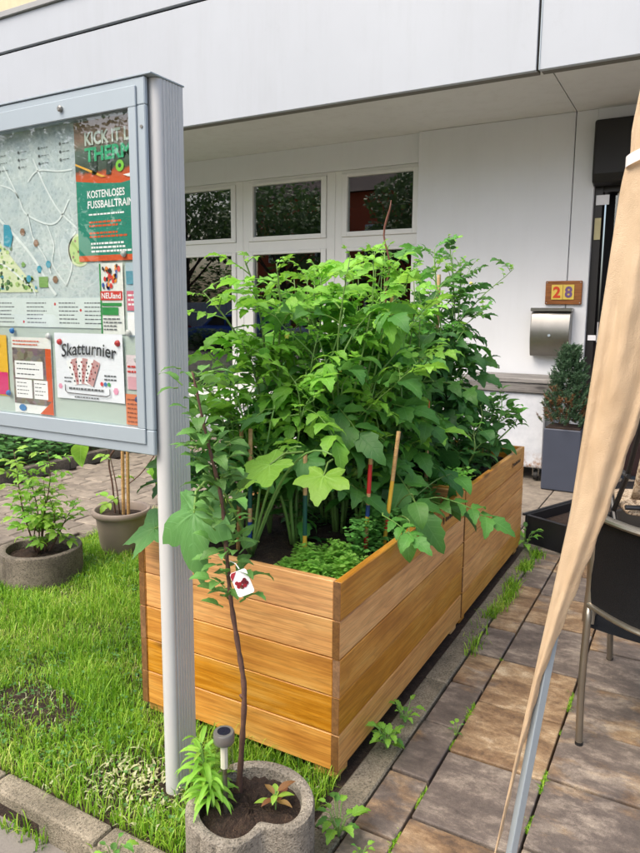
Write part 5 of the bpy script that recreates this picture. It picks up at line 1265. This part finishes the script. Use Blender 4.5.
for i in range(4):
    for z in (1.2, 4.6):
        x = -23+i*3.2; w = MB().box(x,x+1.3,-20.998,-20.95,z,z+1.7).build('window', colour('far_glass', (60,70,80), .15), oh); MB().box(x-.12,x,-20.99,-20.9,z-.1,z+1.8).box(x+1.3,x+1.42,-20.99,-20.9,z-.1,z+1.8).box(x,x+1.3,-20.99,-20.9,z+1.7,z+1.8).box(x,x+1.3,-20.99,-20.88,z-.1,z).build('frame', M['white'], w)
hd = cover('hedge', 'clipped green hedge across the street', 'hedge', lambda r: (r.uniform(-34,-6), r.uniform(-9.2,-8.4)), 9000, .16, M['leaf_tree'], lambda r,x,y: r.uniform(0,.85), 40)
cover('filler_hedge', 'added tall hedge hiding the low sky from the pane reflections', 'hedge', lambda r: (r.uniform(-48,-3), r.uniform(-15.6,-14.6)), 14000, .34, M['leaf_tree'], lambda r,x,y: r.uniform(0,3.6+.5*math.sin(x*1.3)), 41)  # added out of view to fill the bare horizon reflected in the panes
def car(label, x, y, m):
    t = thing('parked_car', label, 'car', (x,y,0), 'cars parked across the street')
    low = [(-2.1,.3),(-2.12,.62),(-1.95,.82),(-1.0,.93),(1.55,.95),(2.0,.88),(2.12,.6),(2.08,.3)]
    MB().prism([(p+x,q) for p,q in low], 'y', y-.86, y+.86).build('body', m, t, bevel=.06, seg=2, smooth=True)
    cab_ = [(-1.15,.9),(-.45,1.42),(.95,1.47),(1.75,.93)]; MB().prism([(p+x,q) for p,q in cab_], 'y', y-.72, y+.72).build('cabin', m, t, bevel=.05, seg=2, smooth=True)
    for (a, b) in ((-.85,.15),(.22,1.3)):
        gl = [(a,.97),(b,.97),(min(b,.95)-.02,1.36),(max(a,-.5)+.08,1.36)]
        for sy in (-1,1): MB().prism([(p+x,q) for p,q in gl], 'y', y+sy*.722, y+sy*.735).build('side_window', colour('car_glass', (24,28,32), .1), t)
    for wx in (-1.3, 1.3):
        for sy in (-.78,.78):
            w = MB(); w.tube([(x+wx,y+sy-.1,.31),(x+wx,y+sy+.1,.31)], .31, 22); w_ = w.build('wheel', M['cable'], t, smooth=True)
            r_ = MB(); r_.tube([(x+wx,y+sy-.105,.31),(x+wx,y+sy+.105,.31)], .19, 16); r_.build('rim', M['steel'], w_)
    for sy in (-.6,.6):
        MB().box(x-2.13,x-2.0,y+sy-.16,y+sy+.16,.6,.74).build('headlight', M['alu_light'], t, bevel=.02); MB().box(x+2.0,x+2.12,y+sy-.14,y+sy+.14,.64,.8).build('tail_light', colour('tail_red', (160,20,24), .2), t, bevel=.02)
car('blue hatchback parked across the street', -18.5, -10.8, colour('car_blue', (30,74,160), .25, .2))
car('red hatchback parked across the street', -23.5, -10.8, colour('car_red', (150,32,34), .25, .2))
car('silver hatchback parked across the street', -13.5, -10.8, colour('car_silver', (176,182,188), .25, .3))
fn = thing('panel_fence', 'white corrugated panel fence behind the parked cars', 'fence', (-22,-12.2,0))
wf = MB()
for i in range(36): link('fence_panel', bpy.data.meshes.get('fence_panel') or MB().box(-.17,.17,-.03,.03,0,2.0).mesh('fence_panel', M['fascia'], bevel=.012), fn, (-7+i*.36,0,0), (0,0,random.uniform(-.03,.03)))
